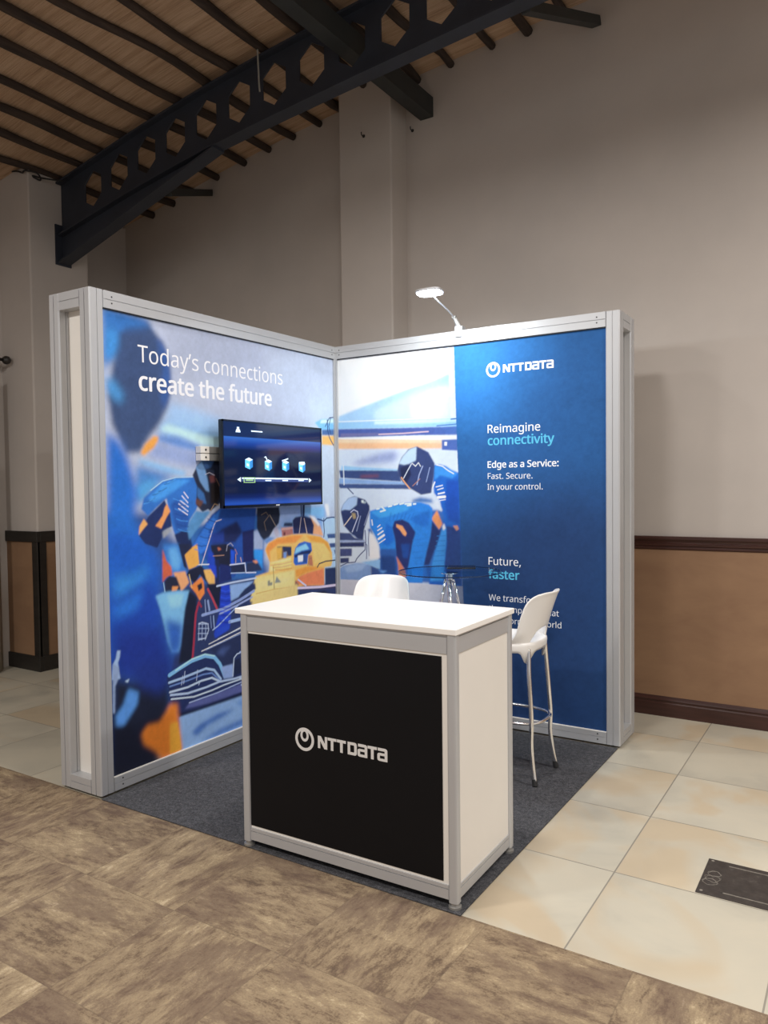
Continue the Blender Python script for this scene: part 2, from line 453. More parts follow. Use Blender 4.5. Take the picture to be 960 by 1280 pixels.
# castellated steel roof beam
BY = -.23
top = lambda x: ceil(x)-.092
low = lambda x: ceil(x)-.515
hau = lambda x: min(low(x), lerp(3.462, low(-.75), (x+2.695)/1.945)) if x < -.75 else low(x)
beam = empty('roof_beam', (-2.695, BY, 3.46))
T(beam, 'dark blue steel roof beam with a row of hexagonal holes along its web', 'roof beam', None, 'thing')
def bput(o):
    o.parent = beam; o.matrix_parent_inverse = Matrix.Translation((2.695, -BY, -3.46)); return o
X = list(np.arange(-2.69, 5.2, .08125))
outer = [(x, top(x)) for x in X]+[(x, low(x)) for x in X[::-1]]
polys = [outer]
for k in range(-8, 16):
    cx = .012+.3255*k; cz = ceil(cx)-.285; sl = (ceil(cx+.1)-ceil(cx-.1))/.2
    if cx < -2.45: continue
    w, h = .104, .145
    if cx > 4.9: continue
    polys.append([(cx+a, cz+b+a*sl) for a, b in ((0, h), (w, h*.5), (w, -h*.5), (0, -h), (-w, -h*.5), (-w, h*.5))])
bput(fill2d('web', polys, lambda x, y, h: (x, BY-.006+h, y), 'steel', thick=.012))
def strip(name, fz, t, x0, x1, w=.115):
    bm = bmesh.new(); xs = np.arange(x0, x1+.01, .08)
    prism(bm, [(x, fz(x)) for x in xs]+[(x, fz(x)+t) for x in xs[::-1]], BY-w/2, BY+w/2, lambda x, y, z: (x, z, y))
    return bput(obj(name, bm, 'steel'))
strip('top_flange', lambda x: top(x)-.0, .016, -2.69, 5.2)
strip('bottom_flange', lambda x: low(x)-.014, .014, -2.69, 5.2)
bm = bmesh.new(); xs = np.arange(-2.69, -.7, .08)
prism(bm, [(x, hau(x)+.004) for x in xs]+[(x, low(x)-.01) for x in xs[::-1]], BY-.006, BY+.006, lambda x, y, z: (x, z, y))
bput(obj('haunch', bm, 'steel'))
strip('haunch_flange', lambda x: hau(x)-.012, .016, -2.69, -.78)
bm = bmesh.new(); box(bm, -2.694, -2.684, BY-.075, BY+.075, 3.44, 3.78); bput(obj('end_plate', bm, 'steel'))

# purlin and braces
bm = bmesh.new()
prism(bm, [(.262, 4.295), (.372, 4.295), (.372, 4.44), (.262, 4.44), (.262, 4.43), (.36, 4.43), (.36, 4.305), (.262, 4.305)], -4.6, G-.002, lambda x, z, y: (x, y, z))
o = obj('roof_purlin', bm, 'steel_green'); T(o, 'dark steel channel running through the roof beam, its end against the wall beside the pilaster', 'roof purlin', None, 'thing')
def bar(p, q, w, h, nm, lab):
    bm = bmesh.new(); p = Vector(p); q = Vector(q); d = (q-p).normalized(); s = d.cross(Vector((0, 0, 1))).normalized(); u = s.cross(d)
    cs = [(-w, -h), (w, -h), (w, h), (-w, h)]
    A = [bm.verts.new(p+s*a+u*b) for a, b in cs]; B = [bm.verts.new(q+s*a+u*b) for a, b in cs]
    for i in range(4): bm.faces.new((A[i], A[(i+1) % 4], B[(i+1) % 4], B[i]))
    bm.faces.new(A[::-1]); bm.faces.new(B)
    o = obj(nm, bm, 'steel_green'); T(o, lab, 'roof brace', None, 'thing')
bar((1.49, BY+.06, 4.238), (1.61, G-.003, 4.59), .03, .03, 'roof_brace', 'dark slanting roof brace from beam to wall, right of the pilaster')
bar((-1.47, BY+.075, 3.83), (-1.955, G-.003, 4.225), .03, .028, 'roof_brace', 'short dark roof brace from beam to wall, at the left low end of the beam')
bm = bmesh.new(); tube(bm, spline([(-.398, -.305, 4.545), (-.392, -.306, 4.42), (-.39, -.303, 4.3), (-.383, -.304, 4.235)], 5), .006, 8)
o = obj('hanging_cable', bm, 'cable', smooth=True); T(o, 'thin pale cable hanging down the front of the dark roof beam', 'cable')
bm = bmesh.new(); tube(bm, spline([(-2.9, -.548, 4.185), (-2.8, -.56, 4.16), (-2.74, -.56, 4.135), (-2.69, -.56, 4.14), (-2.62, -.5, 4.12), (-2.66, -.45, 4.09), (-2.7, -.5, 4.12), (-2.64, -.42, 4.11), (-2.56, -.3, 4.11)], 6), .007, 8)
o = obj('loose_wire', bm, 'wire', smooth=True); T(o, 'tangled black wire at the top of the left pilaster', 'wire')
def hook(p, lab):
    bm = bmesh.new(); x, y, z = p
    cyl(bm, (x, y, z), (x, y-.004, z), .012, n=12); tube(bm, spline([(x, y-.004, z), (x, y-.03, z), (x, y-.034, z+.02)], 4), .004, 6)
    o = obj('wall_hook', bm, 'wire', smooth=True); T(o, lab, 'hook')
hook((-.11, .566, 4.19), 'small dark hook high on the front of the back wall pilaster')
hook((.19, G, 4.24), 'small dark hook on the back wall just right of the pilaster')

# curtain at the far left
cur = empty('curtain', (-2.98, -1.0, 0)); T(cur, 'beige floor length curtain at the far left edge of the photo', 'curtain')
bm = bmesh.new(); N = 60; rows = []
for z in (.02, .6, 1.2, 1.8, 2.4, 2.5):
    row = []
    for i in range(N+1):
        t = i/N
        row.append(bm.verts.new(((-.0+.028*math.sin(t*40)*(1.15-.2*z/2.5)), .3-t*1.5, z)))
    rows.append(row)
for a, b in zip(rows, rows[1:]):
    for i in range(N): bm.faces.new((a[i], a[i+1], b[i+1], b[i]))
o = obj('cloth', bm, 'curtain', cur, smooth=True); m_ = o.modifiers.new('thick', 'SOLIDIFY'); m_.thickness = .004
rod = empty('curtain_rod', (-2.98, -.62, 2.62)); T(rod, 'dark curtain rod with a round finial above the beige curtain', 'curtain rod')
bm = bmesh.new(); cyl(bm, (0, 0, 0), (0, -1.6, 0), .014); obj('rod', bm, 'wood_dark', rod, smooth=True)
bm = bmesh.new(); bmesh.ops.create_uvsphere(bm, u_segments=20, v_segments=12, radius=.036, matrix=Matrix.Translation((0, .025, 0))); obj('finial', bm, 'wood_dark', rod, smooth=True)
bm = bmesh.new(); box(bm, -.15, .01, -.12, -.1, -.015, .015); obj('bracket', bm, 'wood_dark', rod)

# metal floor box
fb = empty('floor_box', (2.634, -1.402, 0)); T(fb, 'scuffed dark metal floor box cover set in the beige tiles', 'floor box')
bm = bmesh.new(); box(bm, 0, .42, 0, .296, .0005, .004); obj('frame', bm, 'cover', fb, bevel=.0015)
bm = bmesh.new(); box(bm, .075, .4, .04, .256, .004, .0055); obj('lid', bm, 'cover', fb, bevel=.001)
for q in ((.09, .38, .034, .038), (.08, .24, .258, .262)):
    bm = bmesh.new(); box(bm, *q, .004, .0062); obj('edge_strip', bm, 'scuff', fb)
for grp in (((.035, .10, .026), (.042, .17, .024), (.04, .13, .03)), ((.3, .1, .012), (.33, .085, .018), (.31, .07, .01))):
    bm = bmesh.new()
    for cx, cy, r in grp:
        pts = [(cx+r*math.cos(t)*random.uniform(.75, 1.15), cy+r*math.sin(t)*random.uniform(.75, 1.15), .0045 if cx < .07 else .006) for t in np.linspace(0, 9.5, 22)]
        tube(bm, pts, .0008, 5)
    obj('scuff_mark', bm, 'scuff', fb)
for x, y in ((.018, .018), (.018, .278), (.4, .278), (.4, .018)):
    bm = bmesh.new(); cyl(bm, (x, y, .004), (x, y, .0052), .006, n=10); obj('screw', bm, 'scuff', fb)

GLYPHS = """
32 209 
44 215 154,84 150,70 146,55 141,39 136,23 130,7 124,-10 118,-26 111,-42 104,-58 98,-74 91,-89 85,-103 33,-103 37,-88 41,-72 45,-55 49,-38 52,-21 56,-3 59,14 63,31 66,48 68,63 71,79 73,93 148,93
46 215 58,43 59,57 61,69 66,78 72,85 80,90 88,94 97,96 107,97 117,96 126,94 135,90 142,85 149,78 153,69 156,57 157,43 156,30 153,18 149,9 142,2 135,-4 126,-8 117,-10 107,-11 97,-10 88,-8 80,-4 72,2 66,9 61,18 59,30
58 215 58,43 59,57 61,69 66,78 72,85 80,90 88,94 97,96 107,97 117,96 126,94 135,90 142,85 149,78 153,69 156,57 157,43 156,30 153,18 149,9 142,2 135,-4 126,-8 117,-10 107,-11 97,-10 88,-8 80,-4 72,2 66,9 61,18 59,30|58,387 59,401 61,412 66,422 72,429 80,434 88,438 97,440 107,441 117,440 126,438 135,434 142,429 149,422 153,412 156,401 157,387 156,373 153,362 149,352 142,345 135,339 126,335 117,333 107,332 97,333 88,335 80,339 72,345 66,352 61,362 59,373
69 446 398,0 78,0 78,573 398,573 398,509 150,509 150,330 383,330 383,268 150,268 150,63 398,63
70 416 150,0 78,0 78,573 398,573 398,509 150,509 150,306 383,306 383,243 150,243
73 272 239,0 32,0 32,42 99,57 99,515 32,531 32,573 239,573 239,531 172,515 172,57 239,42
82 499 236,573 270,571 301,568 329,562 353,555 375,544 393,532 409,517 422,500 432,481 439,460 443,436 444,410 443,388 440,368 435,350 427,334 418,319 408,306 397,295 385,285 371,277 358,269 344,262 330,257 487,0 403,0 264,237 150,237 150,0 78,0 78,573|232,510 150,510 150,298 236,298 268,299 296,304 319,313 338,325 352,341 362,359 368,381 370,407 369,424 366,440 361,455 355,467 346,477 336,486 324,494 310,500 293,504 275,507 254,509
83 440 403,153 401,128 396,106 389,85 378,66 364,49 348,35 328,22 307,11 283,3 257,-3 228,-7 198,-8 182,-8 167,-7 152,-6 137,-5 122,-3 109,-1 96,2 83,4 72,8 61,11 50,15 41,19 41,88 56,82 73,76 92,70 113,65 134,60 156,57 179,55 201,55 222,55 240,57 257,61 273,66 286,72 298,79 308,88 316,98 322,109 327,120 329,133 330,147 330,160 327,173 324,184 318,194 311,204 302,213 291,221 277,230 261,238 242,247 220,255 196,265 178,272 161,279 146,286 131,294 118,302 106,311 95,320 85,330 76,340 69,351 63,363 57,375 53,389 50,403 49,418 48,435 50,457 54,477 61,496 71,513 84,528 99,542 116,553 136,563 157,571 180,576 205,579 231,581 254,580 276,578 297,576 318,572 337,567 355,562 372,555 389,549 366,487 351,493 336,499 319,504 302,508 284,512 266,515 248,517 229,517 212,517 196,515 182,511 169,507 158,501 148,494 140,486 133,478 128,468 124,457 122,446 121,434 122,420 124,407 128,396 133,386 140,376 149,367 160,359 172,351 187,343 204,335 224,327 246,318 270,309 293,299 313,289 332,279 348,268 362,255 374,242 385,228 392,212 398,194 401,175
84 446 259,0 187,0 187,509 8,509 8,573 437,573 437,509 259,509
87 746 735,573 583,0 510,0 399,375 389,410 380,443 373,471 370,488 367,471 361,443 352,409 350,400 348,391 345,382 342,373 234,0 161,0 10,573 85,573 174,223 183,186 190,151 192,143 194,134 195,126 196,118 201,87 206,119 208,128 210,137 211,145 213,154 222,191 232,227 333,573 407,573 512,225 515,215 518,206 520,197 523,187 532,151 534,142 535,133 537,125 538,117 544,87 545,97 547,107 548,118 550,129 552,140 555,151 557,163 560,175 572,224 660,573
97 450 231,437 268,435 299,428 326,418 347,403 364,383 376,358 383,328 385,293 385,0 334,0 320,61 317,61 307,50 298,40 288,30 279,22 268,15 258,9 246,3 234,-1 220,-4 206,-6 190,-8 172,-8 154,-7 136,-5 119,0 103,6 88,13 75,23 64,34 55,48 47,63 41,80 38,99 37,119 40,150 50,176 65,199 87,219 116,234 152,245 194,253 243,257 316,259 316,285 315,309 310,330 303,347 293,359 280,368 265,375 247,379 227,380 210,379 194,378 178,374 163,370 148,365 133,359 119,353 106,347 84,400 99,408 115,414 132,421 151,426 170,431 190,434 210,436|252,208 215,205 184,200 159,192 141,182 127,170 118,155 112,138 110,119 111,102 115,87 122,75 132,66 144,58 157,53 172,50 188,49 215,51 238,56 260,66 279,79 295,96 306,117 313,142 315,172 315,210
99 385 241,-8 213,-7 187,-2 162,5 139,15 118,28 99,45 83,65 69,87 58,114 50,143 46,176 44,213 46,250 51,284 59,315 71,342 85,365 102,385 121,401 142,415 166,425 191,432 217,436 245,438 262,437 278,436 293,434 309,431 323,427 336,424 348,419 358,415 337,356 327,360 316,363 304,366 292,370 279,372 267,374 255,376 244,376 223,375 204,371 187,366 172,358 159,347 148,335 138,320 131,303 125,284 120,263 118,239 117,213 118,189 120,166 125,145 131,126 138,109 148,94 159,82 172,71 186,63 202,58 220,54 240,53 257,53 273,55 288,57 302,60 315,64 328,68 340,73 351,78 351,15 340,10 328,5 316,1 304,-2 290,-5 275,-7 258,-8
100 493 221,-8 182,-5 148,6 118,23 92,48 71,79 56,117 47,162 44,214 47,266 56,311 71,350 93,381 119,406 149,424 183,434 221,438 238,437 253,436 267,433 280,429 292,425 303,420 314,413 323,407 332,399 340,391 348,383 354,374 359,374 356,405 356,415 355,424 355,431 354,438 354,609 425,609 425,0 368,0 358,58 354,58 348,49 340,40 332,32 323,24 314,17 303,11 292,6 279,1 266,-3 252,-6 237,-7|232,51 263,53 290,60 311,71 328,88 340,109 348,135 354,165 355,200 355,213 354,251 349,284 340,313 329,336 313,355 291,369 264,377 231,379 204,376 181,368 162,354 146,334 133,309 124,281 119,249 117,213 119,176 124,144 133,116 146,93 162,74 181,61 205,53
101 452 234,438 261,436 286,432 308,424 329,414 348,401 364,385 378,367 390,346 399,323 406,299 410,272 411,244 411,201 117,201 120,167 127,137 139,111 154,90 174,74 197,62 224,55 254,52 274,53 293,54 310,56 327,60 343,64 359,69 375,75 392,82 392,20 376,13 359,8 343,3 327,-1 310,-4 292,-6 272,-8 251,-8 221,-6 194,-2 167,6 143,17 121,31 101,48 85,68 70,91 59,117 51,146 46,177 44,212 46,246 50,277 57,306 68,333 81,357 96,378 114,395 134,411 157,423 181,431 207,436|233,380 209,378 188,372 170,362 154,348 140,330 130,309 123,285 119,257 338,257 337,275 335,292 331,307 326,322 320,334 312,346 303,356 292,364 280,371 266,376 251,379
102 276 266,375 158,375 158,0 87,0 87,375 12,375 12,408 87,432 87,457 88,483 92,507 97,528 104,547 113,563 124,577 137,588 152,597 168,604 186,609 206,612 227,613 239,613 252,612 263,611 274,609 284,607 294,604 302,602 310,599 292,544 285,546 278,548 270,550 262,552 254,553 245,555 237,555 228,556 211,554 197,550 185,542 175,532 168,519 162,502 159,481 158,458 158,430 266,430
103 493 221,438 241,437 261,434 280,429 297,422 314,413 329,402 343,388 355,373 359,373 369,430 425,430 425,-7 424,-36 420,-63 413,-88 404,-109 392,-129 378,-146 361,-160 341,-172 318,-181 293,-187 264,-191 233,-192 210,-192 188,-191 167,-189 147,-186 128,-182 110,-177 94,-172 78,-165 78,-100 94,-108 111,-114 129,-120 149,-125 170,-129 191,-132 214,-133 237,-134 263,-132 286,-126 306,-116 324,-101 337,-84 347,-63 353,-39 355,-13 355,4 356,32 358,57 354,57 343,42 329,28 315,17 299,8 281,1 263,-4 243,-7 221,-8 182,-4 147,7 117,25 91,51 70,83 56,121 47,164 44,214 47,263 56,306 70,344 91,377 117,404 147,423 181,434|230,379 213,377 197,374 182,368 169,359 157,349 147,336 138,320 130,303 125,284 120,262 118,239 117,213 119,176 124,143 134,115 146,92 163,73 182,60 205,52 232,50 248,50 262,52 276,54 288,58 299,63 309,69 318,76 326,85 334,94 340,105 345,117 349,131 352,145 354,161 356,179 356,197 356,214 355,242 353,267 349,289 343,309 335,326 326,340 315,352 302,362 287,369 270,374 251,377
104 496 139,431 139,423 138,415 138,407 138,399 135,370 140,370 147,381 155,391 164,400 174,407 185,414 196,420 208,425 221,429 233,433 247,435 260,437 273,437 298,436 321,433 342,428 360,421 377,411 391,400 403,386 413,370 421,351 426,330 430,306 431,280 431,0 361,0 361,275 359,299 355,321 348,338 338,353 324,364 308,372 288,377 265,379 242,377 222,374 204,368 189,360 177,350 166,338 157,324 150,308 145,289 142,269 139,246 139,222 139,0 68,0 68,609 139,609
105 207 139,430 139,0 68,0 68,430|104,591 112,590 119,588 126,585 133,580 138,574 142,566 144,557 145,546 144,536 142,526 138,519 133,512 126,508 119,504 112,502 104,501 96,502 88,504 81,508 75,512 69,519 66,526 63,536 63,546 63,557 66,566 69,574 75,580 81,585 88,588 96,590
108 207 139,0 68,0 68,609 139,609
109 750 540,438 574,436 603,429 628,417 649,401 665,379 676,352 683,319 685,280 685,0 615,0 615,277 614,300 610,321 603,338 594,353 582,364 567,372 549,377 528,379 499,376 474,369 454,358 438,342 426,322 418,298 413,270 411,237 411,0 342,0 342,277 341,293 339,308 336,321 332,333 327,344 320,353 312,361 303,367 293,372 281,376 268,378 253,379 233,377 215,374 199,368 185,360 174,350 164,338 156,324 150,308 145,290 141,269 139,247 139,223 139,0 68,0 68,430 125,430 136,371 140,371 147,382 155,392 163,401 173,409 183,416 194,422 205,427 217,431 229,434 241,436 254,437 266,438 290,437 312,433 332,428 349,420 365,410 378,398 389,383 398,366 402,366 414,383 427,398 443,410 461,420 480,428 499,433 519,437
110 496 275,438 311,436 343,429 369,417 391,401 409,379 421,352 428,319 431,280 431,0 361,0 361,275 359,299 355,321 348,338 338,353 324,364 308,372 288,377 265,379 232,376 204,368 182,356 166,338 154,316 146,289 140,258 139,223 139,0 68,0 68,430 125,430 136,371 140,371 147,382 156,392 165,401 175,409 186,416 198,422 210,427 222,431 235,434 248,436 262,437
111 485 442,216 441,190 438,165 434,142 428,121 420,101 411,82 400,66 388,51 374,37 359,25 342,15 324,7 305,0 285,-4 264,-7 241,-8 221,-7 200,-4 181,0 163,7 145,15 129,25 114,37 100,51 88,66 77,82 67,101 59,121 52,142 48,165 45,190 44,216 46,250 50,282 58,310 68,336 81,360 97,380 116,397 137,412 161,423 186,431 214,436 244,438 272,436 299,431 324,423 347,412 368,397 387,380 403,360 417,336 428,310 436,282 440,250|117,216 118,191 120,169 125,147 130,128 138,110 147,95 159,82 172,71 187,62 203,56 222,52 243,51 264,52 282,56 299,62 314,71 327,82 339,95 348,110 356,128 361,147 366,169 368,191 369,216 368,240 365,263 361,284 355,303 348,320 338,335 327,348 314,359 299,367 282,374 263,377 242,379 212,376 185,368 164,354 147,335 134,311 124,284 119,252
112 493 273,438 310,434 344,424 374,407 401,383 422,351 437,313 446,268 449,216 448,181 444,148 437,119 427,93 415,69 401,49 384,31 365,17 345,6 322,-2 298,-6 272,-8 256,-7 241,-6 227,-3 213,1 201,6 190,11 179,17 170,24 161,31 153,38 145,46 139,55 134,55 137,20 138,10 138,1 139,-8 139,-16 139,-192 68,-192 68,430 126,430 136,371 139,371 145,380 153,389 161,397 170,405 179,412 189,419 201,424 213,429 226,433 240,436 256,437|260,379 239,377 221,374 204,369 190,362 178,353 167,342 158,328 152,313 146,295 142,275 140,254 139,229 139,216 139,190 142,167 145,145 150,126 157,109 165,93 176,80 188,70 203,61 220,55 239,52 261,51 280,52 297,56 312,63 326,72 338,84 348,98 357,113 364,131 369,150 373,171 375,193 376,217 374,252 369,283 360,310 348,334 331,354 311,367 288,376
114 331 269,438 295,437 301,436 308,435 314,434 319,433 310,368 287,372 281,373 275,373 270,374 264,374 252,373 240,371 228,368 217,363 206,358 195,351 186,343 176,334 168,324 161,313 154,301 149,289 144,275 141,261 139,245 139,229 139,0 68,0 68,430 126,430 134,351 137,351 144,363 152,374 161,385 170,395 180,404 191,413 202,420 214,426 227,431 240,435 254,437
115 384 348,119 347,99 343,80 336,64 327,49 316,36 302,24 286,14 268,6 248,0 226,-4 202,-7 176,-8 155,-8 135,-6 116,-4 99,-1 83,3 68,8 55,13 42,19 42,83 55,77 70,71 86,65 104,60 122,55 141,52 159,50 178,49 203,50 224,53 242,59 256,66 266,76 274,86 278,99 280,112 279,120 278,128 275,135 271,141 266,148 259,154 250,160 239,167 227,173 212,180 194,188 174,196 154,204 135,212 118,220 103,228 89,236 76,245 66,255 57,266 50,278 45,292 42,307 41,324 44,350 52,372 66,392 85,408 109,421 137,430 168,436 202,438 221,437 240,436 258,434 275,430 292,426 308,421 324,415 339,409 315,353 301,358 287,363 273,368 258,372 243,376 228,378 213,380 197,380 177,379 159,377 144,372 131,366 121,358 114,350 110,339 108,328 109,319 111,312 114,304 119,298 125,292 133,286 142,280 154,274 167,268 182,261 199,254 219,246 239,239 257,231 274,223 289,215 302,206 314,197 324,187 333,176 339,164 344,150 347,135
116 289 212,50 220,50 228,50 236,51 245,53 253,54 260,55 266,57 272,59 272,5 266,2 258,0 250,-2 240,-4 229,-6 219,-7 209,-8 200,-8 183,-7 167,-5 152,-1 138,4 124,11 112,20 101,31 91,44 84,60 78,79 75,100 74,125 74,375 13,375 13,409 75,437 103,528 144,528 144,430 269,430 269,375 144,375 144,127 146,108 149,93 155,79 163,69 173,60 185,54 198,51
117 496 427,430 427,0 370,0 359,57 356,57 349,46 340,36 331,28 321,20 310,13 298,8 286,3 273,-1 260,-4 247,-6 234,-8 220,-8 195,-7 173,-4 152,1 134,8 117,18 103,29 91,43 81,59 73,78 68,99 64,122 63,148 63,430 135,430 135,153 136,129 141,108 148,91 158,76 171,65 188,57 207,52 230,51 253,52 273,55 291,61 306,69 319,79 330,91 338,105 345,121 350,140 354,160 356,182 357,206 357,430
118 407 163,0 0,430 75,430 167,176 180,137 184,126 187,116 190,106 193,96 196,86 198,78 200,70 201,63 204,63 206,70 208,78 211,87 214,96 217,106 220,117 224,127 227,138 241,176 332,430 407,430 244,0
119 630 346,243 336,276 328,308 321,335 316,357 313,357 308,335 302,307 294,275 292,267 289,259 287,251 284,242 207,1 127,1 9,431 82,431 141,201 144,190 147,178 150,166 153,154 163,109 165,99 167,90 168,81 169,73 172,73 178,97 185,128 193,160 201,188 277,431 354,431 428,188 440,149 443,139 446,129 448,119 451,109 453,99 455,90 456,82 457,74 460,74 461,81 463,89 464,98 466,108 469,118 471,129 474,141 477,153 489,201 549,431 621,431 502,1 419,1
121 409 1,430 76,430 169,185 184,144 187,134 191,124 194,114 196,105 199,95 201,86 204,77 205,68 209,68 211,79 215,91 219,105 224,121 229,137 234,153 240,170 245,186 333,430 409,430 224,-59 216,-79 207,-97 198,-114 188,-130 177,-144 165,-156 152,-167 138,-176 123,-183 106,-188 87,-191 67,-192 58,-192 49,-192 41,-191 34,-190 9,-186 9,-130 30,-133 36,-134 43,-134 49,-135 56,-135 68,-134 79,-132 90,-130 99,-126 108,-120 116,-114 123,-107 130,-99 136,-90 142,-80 147,-70 152,-59 174,-2
8217 140 131,564 127,549 122,534 118,519 112,503 107,486 101,470 94,454 88,437 81,421 75,406 68,391 62,376 10,376 21,424 24,437 27,450 30,463 32,476 42,527 50,573 125,573
"""
# ------------------------------------------------------------------ lettering
GLY = {}
for ln in GLYPHS.strip('\n').split('\n'):
    a = ln.split(' ', 2)
    GLY[chr(int(a[0]))] = (int(a[1]), [[tuple(int(k) for k in p.split(',')) for p in q.split(' ')] for q in a[2].split('|') if q.strip()] if len(a) > 2 and a[2].strip() else [])
def text(name, s, u0, u1, z, f, m, parent, bold=0.):
    """one line of lettering from u0 to u1 on baseline z; f(u,z,h) puts it on its panel"""
    adv = sum(GLY[c][0] for c in s); k = (u1-u0)/adv
    x = 0; polys = []
    for c in s:
        for q in GLY[c][1]: polys.append([(u0+(x+a)*k, z+b*k) for a, b in q])
        x += GLY[c][0]
    o = fill2d(name, polys, f, m, parent)
    if bold:                                   # heavier strokes: the same outlines overlaid with tiny shifts
        e = bold*k*1000
        O = Vector(f(0, 0, 0)); ax = Vector(f(1, 0, 0))-O; az = Vector(f(0, 1, 0))-O; ah = Vector(f(0, 0, 1))-O
        bm = bmesh.new(); bm.from_mesh(o.data); base = list(bm.verts)
        for q, (a, b) in enumerate(((e, 0), (-e, 0), (e*.5, e*.6), (-e*.5, e*.6), (e*.5, -e*.6), (-e*.5, -e*.6))):
            r = bmesh.ops.duplicate(bm, geom=[g for v in base for g in [v]]+list({ed for v in base for ed in v.link_edges})+list({fc for v in base for fc in v.link_faces}))
            for g in r['geom']:
                if isinstance(g, bmesh.types.BMVert): g.co += ax*a+az*b+ah*(.00004*(q+1))
        bm.to_mesh(o.data); bm.free()
    return o
def logo(f, u, z, m, parent, thick=.0006):
    """ring emblem at (u, z) with the company name to its right"""
    h = .0495
    def g(x, y, t): return f(u+x, z+y, t)
    bm = bmesh.new()
    def ring(c, ro, ri, h0, n=48):
        A = []
        for i in range(n):
            t = 2*math.pi*i/n
            A.append([bm.verts.new(g(c[0]+math.cos(t)*r[0], c[1]+math.sin(t)*r[1]*(1+.25*(-math.sin(t)) if r[2] else 1), hh)) for r in (ro, ri) for hh in (h0, h0+thick)])
        for i in range(n):
            P, Q = A[i], A[(i+1) % n]
            for a, b in ((0, 1), (1, 3), (3, 2), (2, 0)): bm.faces.new((P[a], P[b], Q[b], Q[a]))
    ring((0, 0), (.047, .047, 0), (.035, .035, 0), 0)
    ring((0, .0165), (.0205, .0255, 0), (.0105, .015, 0), .0002, 32)
    obj('ring_emblem', bm, m, parent)
    Nn = [(0,0),(0,1),(.3,1),(.69,.42),(.69,1),(.92,1),(.92,0),(.64,0),(.23,.6),(.23,0)]
    Tt = [(0,1),(.85,1),(.85,.78),(.55,.78),(.55,0),(.3,0),(.3,.78),(0,.78)]
    Dd = [[(0,0),(0,1),(.7,1),(.8,.96),(.86,.86),(.86,.14),(.8,.04),(.7,0)], [(.24,.22),(.24,.78),(.57,.78),(.62,.73),(.62,.27),(.57,.22)]]
    Aa = [[(.05,1),(.72,1),(.85,.95),(.9,.84),(.9,0),(.16,0),(.04,.05),(0,.16),(0,.46),(.04,.57),(.16,.62),(.66,.62),(.66,.78),(.05,.78)], [(.23,.2),(.66,.2),(.66,.42),(.23,.42)]]
    x = .066; P = []
    for poly, w in (([Nn], .97), ([Tt], .9), ([Tt], 1.02), (Dd, .93), (Aa, .93), ([Tt], .88), (Aa, .9)):
        for q in poly: P.append([(x+a*h, -.0235+b*h) for a, b in q])
        x += w*h
    fill2d('company_lettering', P, g, m, parent, thick)

